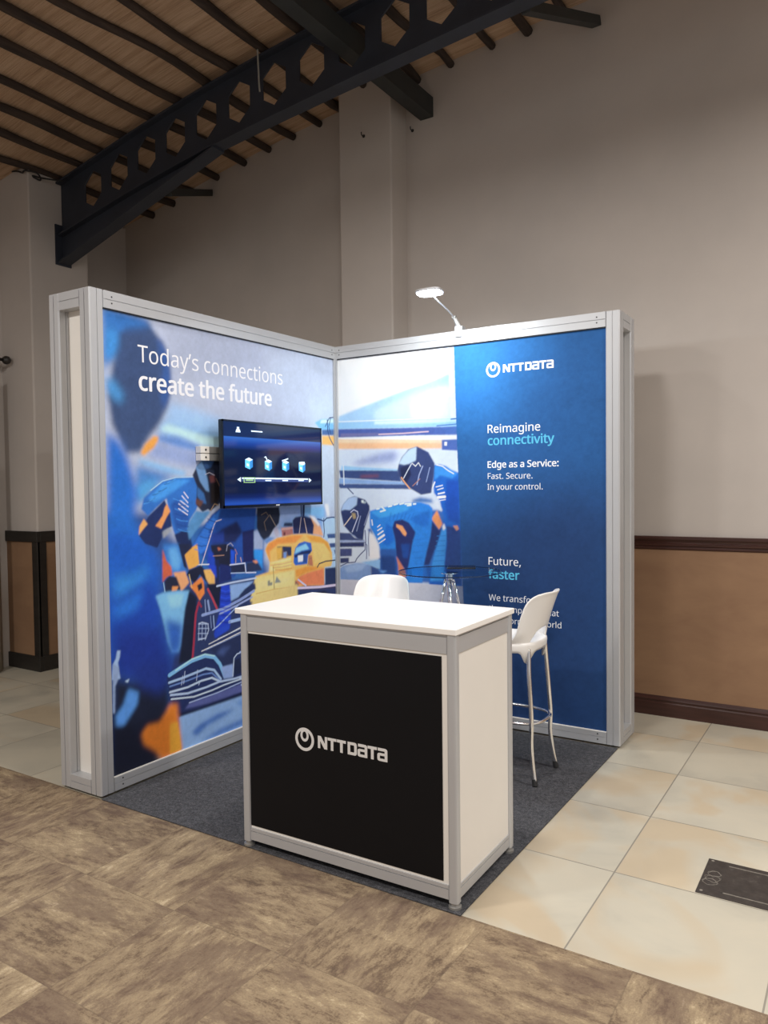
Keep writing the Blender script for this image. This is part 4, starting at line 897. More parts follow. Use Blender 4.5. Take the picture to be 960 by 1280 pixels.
ART_RIGHT = """
P c3cfe4 1 0 -68,2530 998,2465 1028,-200 -115,-158
P e6e8f4 9 0 -68,2530 998,2465 948,1939 -78,1968
P dcdfec 17 0 7,2411 237,2410 232,2089 0,2020
L ccd6e6 4 5.4 288,2401 289,2175
L ccd6e6 4 5.4 357,2394 358,2170
L ccd6e6 4 5.3 391,2391 392,2167
L ccd6e6 4 5.3 436,2386 437,2164
P 9cc0e6 7 0 20,2017 260,2081 432,2126 598,2170 759,2203 893,2242 901,1939 7,1978
P b8d0ee 16 0 317,2038 609,2132 903,2173 901,1939 316,1971
P d3e2f2 16 0 608,2067 779,2138 903,2155 901,1957 607,1974
P eef4fa 6 0 895,2408 920,2407 946,1954 896,1953
L ffffff 1 6.4 13,1979 541,1966 951,1956
P 90bce8 4 0 7,1976 541,1962 946,1953 951,1898 6,1925
P c6dcf2 6 0 316,1965 946,1949 946,1930 316,1945
P 46589a 3 0 6,1927 540,1910 951,1900 950,1844 649,1856 5,1869
P 6a6a98 4 0 30,1896 349,1886 349,1872 30,1871
L e8c0c0 2 6.4 349,1876 540,1874 734,1877
P e8eaf2 5 0 5,1865 950,1844 950,1813 5,1852
P e6b088 5 0 5,1855 838,1815 832,1763 4,1788
P ecc8a8 6 0 5,1855 838,1817 836,1799 5,1833
P 46589a 3 0 833,1818 950,1819 949,1745 832,1754
P ffffff 2 0 851,1805 871,1804 870,1780 851,1781
L 2f4478 1 8.1 901,1948 951,1950
L 34508c 1 6.1 797,1911 951,1915
P 8f9cc4 17 0 112,1685 313,1738 450,1762 505,1742 471,1686 195,1673
P 90bce0 4 0 39,1672 171,1659 498,1636 498,1619 26,1633
P 364878 3 0 14,1638 498,1626 525,1552 25,1586
P 7d4858 9 0 194,1600 345,1602 345,1588 193,1585
P 84a4d0 4 0 13,1583 558,1550 558,1528 12,1543
P 3c5080 3 0 -13,1544 558,1533 601,1502 24,1512
L d0d8ea 1 8.9 51,1672 55,1538
L 34446e 1 7.8 85,1513 132,1473
P 3566b0 7 0 384,1337 635,1376 959,1353 955,885 561,883 313,891
P 1f60bc 4 0 771,1658 818,1660 859,1648 905,1619 979,1597 972,866 726,850 733,956 752,1015 789,1142 828,1248 844,1320 829,1351 815,1424 772,1476 764,1549
P 3a8ad8 6 0 777,1653 859,1646 945,1598 904,1568 817,1590 776,1560
P 1a4aa8 8 0 864,1558 956,1557 953,1276 873,1300 850,1403
L e4ecf8 1 6.2 794,1658 835,1649 876,1620 916,1599
P 3f93de 5 0 828,1248 872,1255 857,1144 844,1001 832,903 736,897 752,1010 790,1136
P 263a78 4 0 858,1261 944,1250 965,1225 962,891 836,883 848,1027 864,1145
L e4e2f0 1 6.2 787,1515 835,1525
L e4e2f0 1 6.2 798,1496 840,1507
L e4e2f0 1 9.3 803,1470 847,1478
L e4e2f0 1 17.6 801,1447 851,1451
L e4e2f0 1 5.2 812,1426 856,1433
L eef0f8 1 8.3 778,1546 761,1508
P c9d2e8 4 0 764,1403 793,1429 833,1364 826,1355
P dfe6f4 4 0 828,1254 843,1280 854,1248 839,1232
P e09a70 3 0 908,1265 941,1266 951,1244 933,1232
P e09058 4 0 793,1364 832,1274 806,1234 751,1308 774,1338
P 222e60 5 0 751,1298 806,1234 832,1261 790,1142 729,1002 688,1000 731,1154
P 32406e 3 0 495,1628 504,1666 527,1713 582,1767 648,1784 733,1743 779,1668 771,1586 751,1475 676,1464 601,1502 536,1550 503,1590
P b0c8e6 4 0 506,1673 538,1722 588,1765 644,1781 638,1691 581,1669 548,1663
P 20294c 5 0 515,1647 581,1664 602,1598 558,1533 525,1571
L e0a070 1 8.5 525,1580 547,1552 590,1504
L c8d0e4 1 6.4 603,1668 575,1627 542,1575
L 98a8d0 1 7.3 689,1652 662,1597 645,1532
L 8898c4 1 6.3 742,1642 715,1549
L d8dcec 1 5.3 609,1673 635,1653 657,1676 673,1652
L a87868 1 5.3 612,1523 667,1569
P 3d6aa8 9 0 605,1429 667,1449 756,1436 764,1410 681,1410 613,1413
P 2c7cd2 4 0 268,1354 336,1371 393,1380 496,1404 590,1413 666,1416 734,1400 760,1377 755,1299 743,1193 715,1107 688,1000 679,881 556,873 573,995 602,1137 626,1204 580,1276 526,1299 467,1288 451,1240 469,1159 484,1092 444,1077 352,1088 333,1142 301,1196 268,1243
P 3f98e4 6 0 278,1347 392,1375 496,1396 613,1406 574,1363 456,1328 351,1306
P 2266bc 9 0 588,1309 680,1344 741,1364 732,1265 694,1252 634,1270
P 1f66c4 7 0 399,1273 447,1247 465,1159 413,1117 373,1129
P 232f66 4 0 451,1240 467,1288 526,1300 580,1277 629,1217 602,1137 573,995 557,961 514,992 476,1052 473,1160
P 1f4690 7 0 516,1134 586,1136 570,1042 531,1040
P 2d58a0 5 0 355,1095 472,1099 483,1025 483,917 394,912 342,936 351,1019
P 23407c 9 0 356,1047 468,1051 478,923 362,931
P e09a68 3 0 481,1268 529,1256 562,1208 552,1187 533,1198 510,1228 480,1249
P c4785c 4 0 478,1052 514,1003 547,957 554,917 497,900 491,991
L dedcf0 1 6.5 330,1245 352,1260
L dedcf0 1 7.6 331,1221 365,1240
L dedcf0 1 9.8 333,1193 374,1218
L dedcf0 1 15.3 337,1163 382,1191
L dedcf0 1 6.5 341,1134 391,1164
L e8eef8 1 8.8 284,1292 289,1258
L d4e4f6 1 10.9 326,1368 344,1371
L d4e4f6 1 10.9 356,1351 394,1361
L d4e4f6 1 10.9 368,1383 384,1368
L d4e4f6 1 10.8 421,1385 445,1390
L d4e4f6 1 10.7 466,1397 492,1404
L d4e4f6 1 10.7 512,1402 539,1408
L d4e4f6 1 10.6 552,1403 597,1406
L d4e4f6 1 10.6 570,1393 597,1396
L d4e4f6 1 10.6 616,1403 632,1404
L 2268bc 3 5.4 440,1341 427,1294
L 2268bc 3 5.4 470,1332 456,1294
L 2268bc 3 5.4 500,1342 484,1295
L 2268bc 3 5.4 530,1332 513,1295
L 2268bc 3 5.3 559,1343 541,1295
L 2268bc 3 5.3 589,1333 569,1296
L 2268bc 3 5.3 618,1343 597,1296
L 2a70c4 3 5.3 610,1163 694,1172
L 2a70c4 3 5.3 609,1123 690,1131
L 2a70c4 3 5.3 609,1083 687,1090
L 2a70c4 3 5.3 608,1043 683,1049
L 2a70c4 3 5.3 608,1003 680,1008
L 2a70c4 3 5.3 607,963 676,967
L 2f78c4 2 4.7 791,1195 853,1199
L 2f78c4 2 4.7 785,1162 851,1166
L 2f78c4 2 4.7 778,1129 848,1134
L 2f78c4 2 4.7 772,1096 846,1101
L 2f78c4 2 4.7 766,1063 843,1069
L 2f78c4 2 4.7 759,1030 841,1036
L 2f78c4 2 4.7 753,997 838,1003
P 2c3862 3 0 24,1343 27,1364 46,1401 91,1443 142,1457 230,1432 266,1391 267,1350 220,1225 210,1152 163,1159 100,1202 46,1251
P a4bcdc 4 0 27,1354 45,1400 92,1442 142,1455 168,1451 160,1396 103,1359 58,1362
P a8946c 4 0 115,1339 147,1339 153,1302 130,1297
L d0c0b4 1 7.8 115,1318 76,1275 49,1248
L c0c4dc 1 6.7 109,1344 135,1362 166,1349 172,1318 152,1276 119,1207
L 8c98bc 1 6.7 191,1318 171,1256 157,1214
L 9098b8 1 5.5 266,1361 221,1256
P d4e4f4 3 0 199,1428 217,1430 223,1407 201,1412
P c8dcf0 3 0 224,1422 236,1417 229,1402
L 7080b0 1 5.6 100,1191 138,1182 169,1156
P 3e4a74 3 0 -56,1198 97,1199 138,1166 219,1153 219,1134 -57,1126
P 98a8cc 3 0 -57,1145 219,1150 219,1136 -57,1125
P 2d3660 3 0 -57,1125 219,1137 219,1106 -58,1094
P 424c7c 3 0 11,1086 114,1091 113,1037 10,1030
P 343e68 3 0 13,1019 88,1025 87,991 13,982
L 3f4a78 1 7.2 227,1220 232,1143 225,1085 187,1053 154,1020 141,996 71,987 12,961
L 4a5684 1 6.6 261,1226 254,1154 258,1045
L 4a5684 1 6.6 225,1137 241,1117 236,1023
P 3f5c9c 6 0 245,1226 277,1237 300,1175 324,1130 348,1105 330,1125 276,1206
P dcdce8 6 0 264,1195 288,1196 330,1125 347,1033 261,1019
P 7c9acb 5 0 -1,939 38,967 154,991 273,988 277,875 -3,859
P 94b0d8 7 0 45,957 154,986 236,987 197,943 70,916
P 37508c 5 0 270,988 322,965 346,951 345,879 274,875
P 88b4e2 4 0 192,998 347,1023 346,956 297,969
P 5f92d4 5 0 328,950 406,948 370,929
P c4c6d2 2 0 -97,863 8,868 312,874 561,875 983,877 1028,-200 -122,-200
P 22528a 1 0 924,2448 1952,2469 1957,25 1033,21 977,814 943,1761
P 2668a6 138 0 885,2579 1576,2540 1320,2040 906,1763
P 1d3864 146 0 872,1248 1621,1548 2040,1452 2039,-99 856,-200
"""  # closing shapes paint the arm lamp's glow and falloff into the blue
# ------------------------------------------------------------------ printed picture panels
def raster(spec, u0, u1, z0, z1, res, E):
    """paint the list of ink shapes (mm on the panel) into a colour grid, soft where the print is out of focus"""
    nx = int(round((u1-u0)*1000/res))+1; nz = int(round((z1-z0)*1000/res))+1
    img = np.zeros((nz, nx, 3)) + .5
    def mask_poly(P, bx0, bx1, bz0, bz1):
        ss = 3
        gx = u0*1000+(np.arange(bx0*ss, bx1*ss)+.5)*res/ss - res/2
        gz = z0*1000+(np.arange(bz0*ss, bz1*ss)+.5)*res/ss - res/2
        ins = np.zeros((len(gz), len(gx)), bool)
        n = len(P)
        for i in range(n):
            xa, za = P[i]; xb, zb = P[(i+1) % n]
            if za == zb: continue
            row = ((gz >= min(za, zb)) & (gz < max(za, zb)))
            if not row.any(): continue
            xi = xa+(gz[row]-za)*(xb-xa)/(zb-za)
            ins[row] ^= gx[None, :] < xi[:, None]
        return ins.reshape(bz1-bz0, ss, bx1-bx0, ss).mean((1, 3))
    for ln in spec.strip().split('\n'):
        a = ln.split(' '); kind, col, blur, w = a[0], np.array(srgb(a[1])), float(a[2]), float(a[3])
        pts = [tuple(float(k) for k in t.split(',')) for t in a[4:]]
        col = np.minimum(col/E, .92)
        pad = blur*3+w+res*2
        xs_ = [p[0] for p in pts]; zs_ = [p[1] for p in pts]
        bx0 = max(-60, int((min(xs_)-pad-u0*1000)/res)); bx1 = min(nx+60, int((max(xs_)+pad-u0*1000)/res)+2)
        bz0 = max(-60, int((min(zs_)-pad-z0*1000)/res)); bz1 = min(nz+60, int((max(zs_)+pad-z0*1000)/res)+2)
        if bx1 <= bx0 or bz1 <= bz0 or bx1 <= 0 or bz1 <= 0: continue
        if kind == 'P':
            m = mask_poly(pts, bx0, bx1, bz0, bz1)
        else:
            gx = u0*1000+np.arange(bx0, bx1)*res; gz = z0*1000+np.arange(bz0, bz1)*res
            XX, ZZ = np.meshgrid(gx, gz); d = np.full(XX.shape, 1e9)
            for (xa, za), (xb, zb) in zip(pts, pts[1:]):
                L2 = (xb-xa)**2+(zb-za)**2+1e-9
                t = np.clip(((XX-xa)*(xb-xa)+(ZZ-za)*(zb-za))/L2, 0, 1)
                d = np.minimum(d, np.hypot(XX-xa-t*(xb-xa), ZZ-za-t*(zb-za)))
            m = np.clip((w/2-d)/res+.5, 0, 1)*min(1, w/res+.2)
        s = blur/res
        if s > .3:
            k = np.arange(-int(3*s)-1, int(3*s)+2); g = np.exp(-k*k/(2*s*s)); g /= g.sum()
            if min(m.shape) > 0:
                q = len(k)//2
                m = np.pad(m, q, mode='edge')
                m = np.apply_along_axis(lambda r: np.convolve(r, g, 'valid'), 1, m)
                m = np.apply_along_axis(lambda r: np.convolve(r, g, 'valid'), 0, m)
        cx0, cx1, cz0, cz1 = max(bx0, 0), min(bx1, nx), max(bz0, 0), min(bz1, nz)
        if cx1 <= cx0 or cz1 <= cz0: continue
        mm = m[cz0-bz0:cz1-bz0, cx0-bx0:cx1-bx0, None]
        img[cz0:cz1, cx0:cx1] = img[cz0:cz1, cx0:cx1]*(1-mm)+col*mm
    rs = np.random.RandomState(3)               # woven print: slight tonal variation in the inks
    t = np.zeros((nz, nx))
    for cell, amp in ((48, .05), (16, .05), (5, .06), (2, .05)):
        h_, w_ = nz//cell+3, nx//cell+3
        q = rs.rand(h_, w_)-.5
        yy = np.arange(nz)/cell; xx = np.arange(nx)/cell
        y0_ = yy.astype(int); x0_ = xx.astype(int); fy = (yy-y0_)[:, None]; fx = (xx-x0_)[None, :]
        fy = fy*fy*(3-2*fy); fx = fx*fx*(3-2*fx)
        A_ = q[y0_][:, x0_]; B_ = q[y0_][:, x0_+1]; C_ = q[y0_+1][:, x0_]; D_ = q[y0_+1][:, x0_+1]
        t += amp*2*((A_*(1-fx)+B_*fx)*(1-fy)+(C_*(1-fx)+D_*fx)*fy)
    img = np.clip(img*(1+t[..., None]*(1-img.mean(2, keepdims=True)**2)), 0, .92)
    return img, nx, nz
def print_panel(name, spec, u0, u1, z0, z1, res, E, place, parent, flip):
    img, nx, nz = raster(spec, u0, u1, z0, z1, res, E)
    U = np.linspace(u0, u1, nx); Z = np.linspace(z0, z1, nz)
    UU, ZZ = np.meshgrid(U, Z)
    co = place(UU.ravel(), ZZ.ravel())
    idx = np.arange(nx*nz).reshape(nz, nx)
    q = np.stack([idx[:-1, :-1], idx[:-1, 1:], idx[1:, 1:], idx[1:, :-1]], -1).reshape(-1, 4)
    if flip: q = q[:, ::-1]
    me = bpy.data.meshes.new(name)
    me.vertices.add(nx*nz); me.vertices.foreach_set('co', np.ascontiguousarray(co, dtype=np.float32).ravel())
    me.loops.add(q.size); me.loops.foreach_set('vertex_index', np.ascontiguousarray(q, dtype=np.int32).ravel())
    me.polygons.add(len(q)); me.polygons.foreach_set('loop_start', np.arange(0, q.size, 4, dtype=np.int32))
    me.update(calc_edges=True)
    at = me.color_attributes.new('print', 'FLOAT_COLOR', 'POINT')
    at.data.foreach_set('color', np.concatenate([img.reshape(-1, 3), np.ones((nx*nz, 1))], 1).astype(np.float32).ravel())
    me.materials.append(MT['print'])
    o = bpy.data.objects.new(name, me); COL.objects.link(o); o.parent = parent
    return o

# ------------------------------------------------------------------ display walls (built along +s, seen face towards -d)
H, TH, PW = 2.5, .32, .08
def post_poly(x0, x1, y0, y1, g=.003):
    mx, my = (x0+x1)/2, (y0+y1)/2; c = .006
    return [(x0+c, y0), (mx-g, y0), (mx-g, y0+.004), (mx+g, y0+.004), (mx+g, y0), (x1-c, y0), (x1, y0+c),
            (x1, my-g), (x1-.004, my-g), (x1-.004, my+g), (x1, my+g), (x1, y1-c), (x1-c, y1),
            (mx+g, y1), (mx+g, y1-.004), (mx-g, y1-.004), (mx-g, y1), (x0+c, y1), (x0, y1-c),
            (x0, my+g), (x0+.004, my+g), (x0+.004, my-g), (x0, my-g), (x0, y0+c)]
def rails(parent, s0, s1, f, name='rail', faces=(0,)):
    """top and bottom rail of one face; f(s, d, z) places them; d counts from the face inwards"""
    for z0, z1 in ((.016, .084), (2.415, 2.5)):
        zm = (z0+z1)/2 if z0 > 1 else (z0+z1)/2+.004
        bm = bmesh.new()
        prism(bm, [(0, z0), (0, zm-.0018), (.004, zm-.0018), (.004, zm+.0018), (0, zm+.0018), (0, z1), (.07, z1), (.07, z0)], s0, s1, lambda d, z, s: f(s, d, z))
        r = obj(name, bm, 'alu', parent)
        if s1-s0 > 1:
            for s in (s0+.035, s1-.05):
                bm = bmesh.new()
                for dz in (-.016, .016): cyl(bm, f(s, .002, zm+dz), f(s, -.0008, zm+dz), .0042, n=10)
                obj('screw', bm, 'screw', r)
def display_wall(name, label, s_in, s_out, f, end, corner_end):
    """s runs from the inside corner (0) to the free end; f(s,d,z)"""
    w = empty(name, f((s_in+s_out)/2, TH/2, 0)); T(w, label, 'display wall')
    inv = Matrix.Translation(-w.location)
    f2 = lambda s, d, z: tuple(Vector(f(s, d, z))-w.location)
    for d0 in (0, TH-PW):                       # posts at the free end and the hidden ones at the corner
        for s0, s1 in ((s_out-PW, s_out), (s_in, s_in+.014 if d0 == 0 else s_in+PW)):
            bm = bmesh.new()
            pp = post_poly(s0, s1, d0, d0+PW) if s1-s0 > .03 else [(s0, d0), (s1, d0), (s1, d0+PW), (s0, d0+PW)]
            z0, z1 = (.016, H) if s1-s0 > .03 else (.084, 2.415)
            prism(bm, pp, z0, z1, lambda a, b, z: f2(a, b, z)); obj('post', bm, 'alu', w)
            if s1-s0 > .03:
                bm = bmesh.new(); cyl(bm, f2((s0+s1)/2, d0+PW/2, .003), f2((s0+s1)/2, d0+PW/2, .018), .022, n=20); obj('foot', bm, 'rubber', w)
    rails(w, s_in, s_out-PW, f2)
    rails(w, s_in+PW, s_out-PW, lambda s, d, z: f2(s, TH-d, z))
    # free end: short rails and the white recessed board
    for z0, z1 in ((.016, .084), (2.415, 2.5)):
        bm = bmesh.new(); zm = (z0+z1)/2
        prism(bm, [(0, z0), (0, zm-.0018), (.004, zm-.0018), (.004, zm+.0018), (0, zm+.0018), (0, z1), (.07, z1), (.07, z0)], PW, TH-PW, lambda e, z, d: f2(s_out-e, d, z))
        obj('end_rail', bm, 'alu', w)
    bm = bmesh.new(); a = f2(s_out-.066, PW, .084); b = f2(s_out-.056, TH-PW, 2.415)
    box(bm, *sorted((a[0], b[0])), *sorted((a[1], b[1])), .084, 2.415); e = obj('end_panel', bm, 'white_board', w); e['label'] = 'white board set into the end frame'
    # back board and top cover
    bm = bmesh.new(); a = f2(s_in+PW, TH-.03, .084); b = f2(s_out-PW, TH-.02, 2.415)
    box(bm, *sorted((a[0], b[0])), *sorted((a[1], b[1])), .084, 2.415); obj('back_board', bm, 'white_board', w)
    bm = bmesh.new(); a = f2(s_in, .0015, 2.416); b = f2(s_out-.07, .0065, .083)
    return w, f2
fL = lambda s, d, z: (-d, -s, z)
fR = lambda s, d, z: (s, d, z)
wl, fl = display_wall('display_wall', 'silver framed display wall with a pit crew picture and white headline, left of the corner', 0., 2.0, fL, 1, 0)
wr, fr = display_wall('display_wall', 'silver framed display wall with a blue text field, behind the bar table and right stool', 0., 1.975, fR, 1, 0)
for w_, f_, s0, s1 in ((wl, fl, .014, 1.92), (wr, fr, .014, 1.895)):     # dark seam over each fabric, pale piping under it
    for nm_, mt_, z0_, z1_ in (('top_seam', 'groove_dark', 2.409, 2.416), ('bottom_piping', 'white_board', .083, .0875)):
        bm = bmesh.new(); a = f_(s0, .0035, z0_); b = f_(s1, .0125, z1_)
        box(bm, *sorted((a[0], b[0])), *sorted((a[1], b[1])), z0_, z1_); obj(nm_, bm, mt_, w_)
EL, ER = .68, .80
c = wl.location
pl = print_panel('printed_fabric', ART_LEFT, .012, 1.921, .083, 2.416, 4.0, EL, lambda U, Z: np.stack([np.full_like(U, -.012)-c.x, -U-c.y, Z], -1), wl, True)
pl['label'] = 'picture of racing pit crew and an orange racing car'
c = wr.location
pr = print_panel('printed_fabric', ART_RIGHT, .012, 1.896, .083, 2.418, 4.0, ER, lambda U, Z: np.stack([U-c.x, np.full_like(U, .012)-c.y, Z], -1), wr, False)
pr['label'] = 'picture of two crew men beside a plain blue text field'
bm = bmesh.new(); box(bm, -.03-wl.location.x, -.016-wl.location.x, -1.93-wl.location.y, -.01-wl.location.y, .07, 2.43); obj('backing_board', bm, 'white_board', wl)
bm = bmesh.new(); box(bm, .01-wr.location.x, 1.9-wr.location.x, .016-wr.location.y, .03-wr.location.y, .07, 2.43); obj('backing_board', bm, 'white_board', wr)
# lettering lies on the fabric, so it is a sub-part of it
tl = lambda u, z, h: tuple(Vector((-.0118+h, -u, z))-wl.location)
def tL(x, z, h): return tl(-x, z, h)            # x runs towards the corner
tr = lambda u, z, h: tuple(Vector((u, .0118-h, z))-wr.location)
text('headline_lettering', 'Today’s connections', -1.709, -.553, 2.179, tL, 'white_ink', pl, 0.)
text('bold_lettering', 'create the future', -1.709, -.664, 2.035, tL, 'white_ink', pl, .022)
logo(tr, 1.196, 2.2355, 'white_ink', pr)
text('lettering', 'Reimagine', 1.150, 1.503, 1.846, tr, 'white_ink', pr, .006)
text('blue_lettering', 'connectivity', 1.154, 1.586, 1.771, tr, 'cyan_ink', pr, .02)['label'] = 'light blue bold lettering'
text('bold_lettering', 'Edge as a Service:', 1.150, 1.616, 1.630, tr, 'white_ink', pr, .02)
text('lettering', 'Fast. Secure.', 1.150, 1.453, 1.560, tr, 'white_ink', pr)
text('lettering', 'In your control.', 1.150, 1.517, 1.493, tr, 'white_ink', pr)
text('lettering', 'Future,', 1.150, 1.376, 1.024, tr, 'white_ink', pr)
text('blue_lettering', 'faster', 1.155, 1.362, .939, tr, 'cyan_ink', pr, .02)['label'] = 'light blue bold lettering'
text('lettering', 'We transform', 1.155, 1.510, .800, tr, 'white_ink', pr)
text('lettering', 'the companies that', 1.155, 1.612, .734, tr, 'white_ink', pr)
text('lettering', 'transform the world', 1.155, 1.630, .664, tr, 'white_ink', pr)

# dark carpet laid in the booth
bm = bmesh.new(); box(bm, -.0, 1.962, -2.0, -.0, .0015, .006)
o = obj('booth_carpet', bm, 'booth_carpet', bevel=.001); T(o, 'square charcoal felt carpet on the floor of the booth', 'carpet')
CZ = .0063

# ------------------------------------------------------------------ television on its mount
tv = empty('television', (.1, -.765, 1.66)); T(tv, 'flat black television with a blue menu, mounted on the left display wall', 'television')
def tvb(bm_, name, m, parent=tv, **kw):
    for v in bm_.verts: v.co -= tv.location
    return obj(name, bm_, m, parent, **kw)
y0, y1, z0, z1 = -1.221, -.298, 1.408, 1.912
bm = bmesh.new(); box(bm, .066, .094, y0, y1, z0, z1); tvb(bm, 'casing', 'tv_plastic', bevel=.004)
bm = bmesh.new(); box(bm, .0475, .07, -1.0, -.52, 1.46, 1.8); tvb(bm, 'rear_housing', 'tv_plastic', bevel=.01)
bm = bmesh.new()
for a in ((y0, y1, z1-.011, z1), (y0, y1, z0, z0+.016), (y0, y0+.01, z0, z1), (y1-.01, y1, z0, z1)): box(bm, .094, .0975, *a)
tvb(bm, 'bezel', 'tv_plastic')
bm = bmesh.new(); box(bm, .094, .0955, y0+.01, y1-.01, z0+.016, z1-.011)
scr = obj('screen', bm, 'screen', tv); scr.matrix_parent_inverse = Matrix.Translation(-tv.location)
bm = bmesh.new(); box(bm, .0975, .0982, -.77, -.735, z0+.004, z0+.011); tvb(bm, 'badge', 'silver_ink')
def stv(bm_, name, m):                      # drawings on the screen
    o = obj(name, bm_, m, scr); return o
def yz(u, v): return (y0+.01+u*(y1-y0-.02), z0+.016+v*(z1-z0-.027))     # u right, v up, 0..1
def plate(bm_, pts, x0=.0955, x1=.0962, mi=0):
    prism(bm_, [yz(*p) for p in pts], x0, x1, lambda a, b, x: (x, a, b), mi)
for k, (u, v) in enumerate(((.225, .505), (.415, .49), (.595, .485), (.775, .475))):
    bm = bmesh.new()
    plate(bm, [(u-.032, v+.05), (u+.012, v+.03), (u+.012, v-.07), (u-.032, v-.045)], mi=0)
    plate(bm, [(u+.012, v+.03), (u+.04, v+.05), (u+.04, v-.04), (u+.012, v-.07)], mi=2)
    plate(bm, [(u-.032, v+.05), (u+.004, v+.075), (u+.04, v+.05), (u+.012, v+.03)], mi=1)
    plate(bm, [(u-.018, v+.005), (u+.002, v-.005), (u+.002, v-.035), (u-.018, v-.025)], .0962, .0966, mi=1)
    if k == 1: plate(bm, [(u-.04, v+.1), (u-.02, v+.115), (u-.005, v+.075), (u-.012, v+.065), (u-.025, v+.095)], mi=1)
    if k == 2: plate(bm, [(u-.035, v+.075), (u+.03, v+.105), (u+.032, v+.09), (u-.033, v+.06)], mi=1)
    if k == 3: plate(bm, [(u-.03, v+.02), (u+.034, v+.03), (u+.034, v+.075), (u-.03, v+.07)], mi=1)
    stv(bm, 'menu_icon', ['icon_blue', 'icon_pale', 'icon_dark'])
bm = bmesh.new()
plate(bm, [(.16, .285), (.845, .275), (.845, .325), (.16, .335)], mi=1)
plate(bm, [(.16, .318), (.845, .308), (.845, .325), (.16, .335)], .0962, .0965, mi=0)
plate(bm, [(.15, .28), (.15, .34), (.118, .31)], mi=0); plate(bm, [(.855, .27), (.855, .33), (.885, .3)], mi=0)
for u in (.385, .56, .735): plate(bm, [(u, .29), (u+.06, .29), (u+.06, .305), (u, .305)], .0962, .0966, mi=0)
stv(bm, 'menu_bar', ['icon_pale', 'bar_blue'])
bm = bmesh.new()
for q in ([(.175, .27), (.285, .27), (.285, .278), (.175, .278)], [(.175, .33), (.285, .33), (.285, .338), (.175, .338)], [(.175, .27), (.183, .27), (.183, .338), (.175, .338)], [(.277, .27), (.285, .27), (.285, .338), (.277, .338)], [(.195, .295), (.265, .295), (.265, .312), (.195, .312)]):
    plate(bm, q, .0964, .097)
stv(bm, 'selection_frame', 'icon_green')
bm = bmesh.new()
plate(bm, [(.11, .88), (.155, .88), (.15, .91), (.143, .92), (.143, .945), (.122, .945), (.122, .92), (.115, .91)])
stv(bm, 'menu_icon', 'icon_pale'); bm = bmesh.new()
for u, w in ((.255, .042), (.297, .012), (.309, .055)): plate(bm, [(u, .9), (u+w, .9), (u+w, .915), (u, .915)])
stv(bm, 'menu_header', 'icon_pale')
mnt = empty('television_mount', (.02, -.8, 1.72)); T(mnt, 'pair of aluminium mounting bars behind the television', 'mounting bars')
for zz0, zz1 in ((1.679, 1.716), (1.721, 1.758)):
    bm = bmesh.new(); box(bm, -.0105, .028, -1.255, -.25, zz0, zz1)
    for v in bm.verts: v.co -= mnt.location
    b_ = obj('bar', bm, 'alu_dark', mnt, bevel=.002)
    bm = bmesh.new(); box(bm, -.0105, .029, -1.322, -1.2555, zz0-.0005, zz1+.0005)
    for v in bm.verts: v.co -= mnt.location
    ec = obj('end_cap', bm, 'white_board', b_, bevel=.002); ec['label'] = 'pale end cap'
    bm = bmesh.new(); cyl(bm, (.028, -1.283, (zz0+zz1)/2), (.031, -1.283, (zz0+zz1)/2), .006, n=12)
    for v in bm.verts: v.co -= mnt.location
    obj('screw', bm, 'screw', b_)
bm = bmesh.new(); box(bm, .028, .046, -.9, -.62, 1.66, 1.775)
for v in bm.verts: v.co -= mnt.location
obj('mounting_plate', bm, 'tv_plastic', mnt)

# ------------------------------------------------------------------ clip-on lamp on the right wall
lp_ = empty('arm_lamp', (.965, .02, 2.5)); T(lp_, 'lit white arm lamp clamped on top of the right display wall', 'lamp')
def lpb(bm_, name, m, **kw):
    for v in bm_.verts: v.co -= lp_.location
    return obj(name, bm_, m, lp_, **kw)
bm = bmesh.new(); box(bm, .94, .99, -.004, .05, 2.4995, 2.53); box(bm, .945, .985, -.01, -.001, 2.46, 2.53); lpb(bm, 'clamp', 'alu', bevel=.003)
bm = bmesh.new(); cyl(bm, (.963, .01, 2.53), (.942, -.01, 2.585), .017, .012); cyl(bm, (.93, -.012, 2.585), (.955, -.012, 2.585), .012); lpb(bm, 'swivel', 'alu_dark', smooth=False, bevel=.002)
bm = bmesh.new(); tube(bm, spline([(.942, -.01, 2.585), (.95, -.12, 2.612), (.96, -.25, 2.634), (.965, -.335, 2.655)], 5), .005, 10); lpb(bm, 'arm', 'alu', smooth=True)
hd = lambda x, y, z: (.972+x*.86, -.385+y*.86, 2.658+z-.10*y)
bm = bmesh.new(); sq = []
for k in range(28):
    t = 2*math.pi*k/28; cx, sx = math.cos(t), math.sin(t)
    sq.append((.098*abs(cx)**.6*(1 if cx > 0 else -1), .06*abs(sx)**.6*(1 if sx > 0 else -1)))
prism(bm, sq, 0, .014, lambda x, y, z: hd(x, y, z)); lpb(bm, 'head', 'alu', bevel=.004)
bm = bmesh.new(); prism(bm, [(x*.92, y*.9) for x, y in sq], -.006, .0005, lambda x, y, z: hd(x, y, z)); lf = lpb(bm, 'led_face', 'led'); lf['label'] = 'glowing white face'
light('arm_lamp_light', 'AREA', (.985, -.395, 2.645), (.90, -.08, 1.2), 16, (.86, .945, 1.), .16)

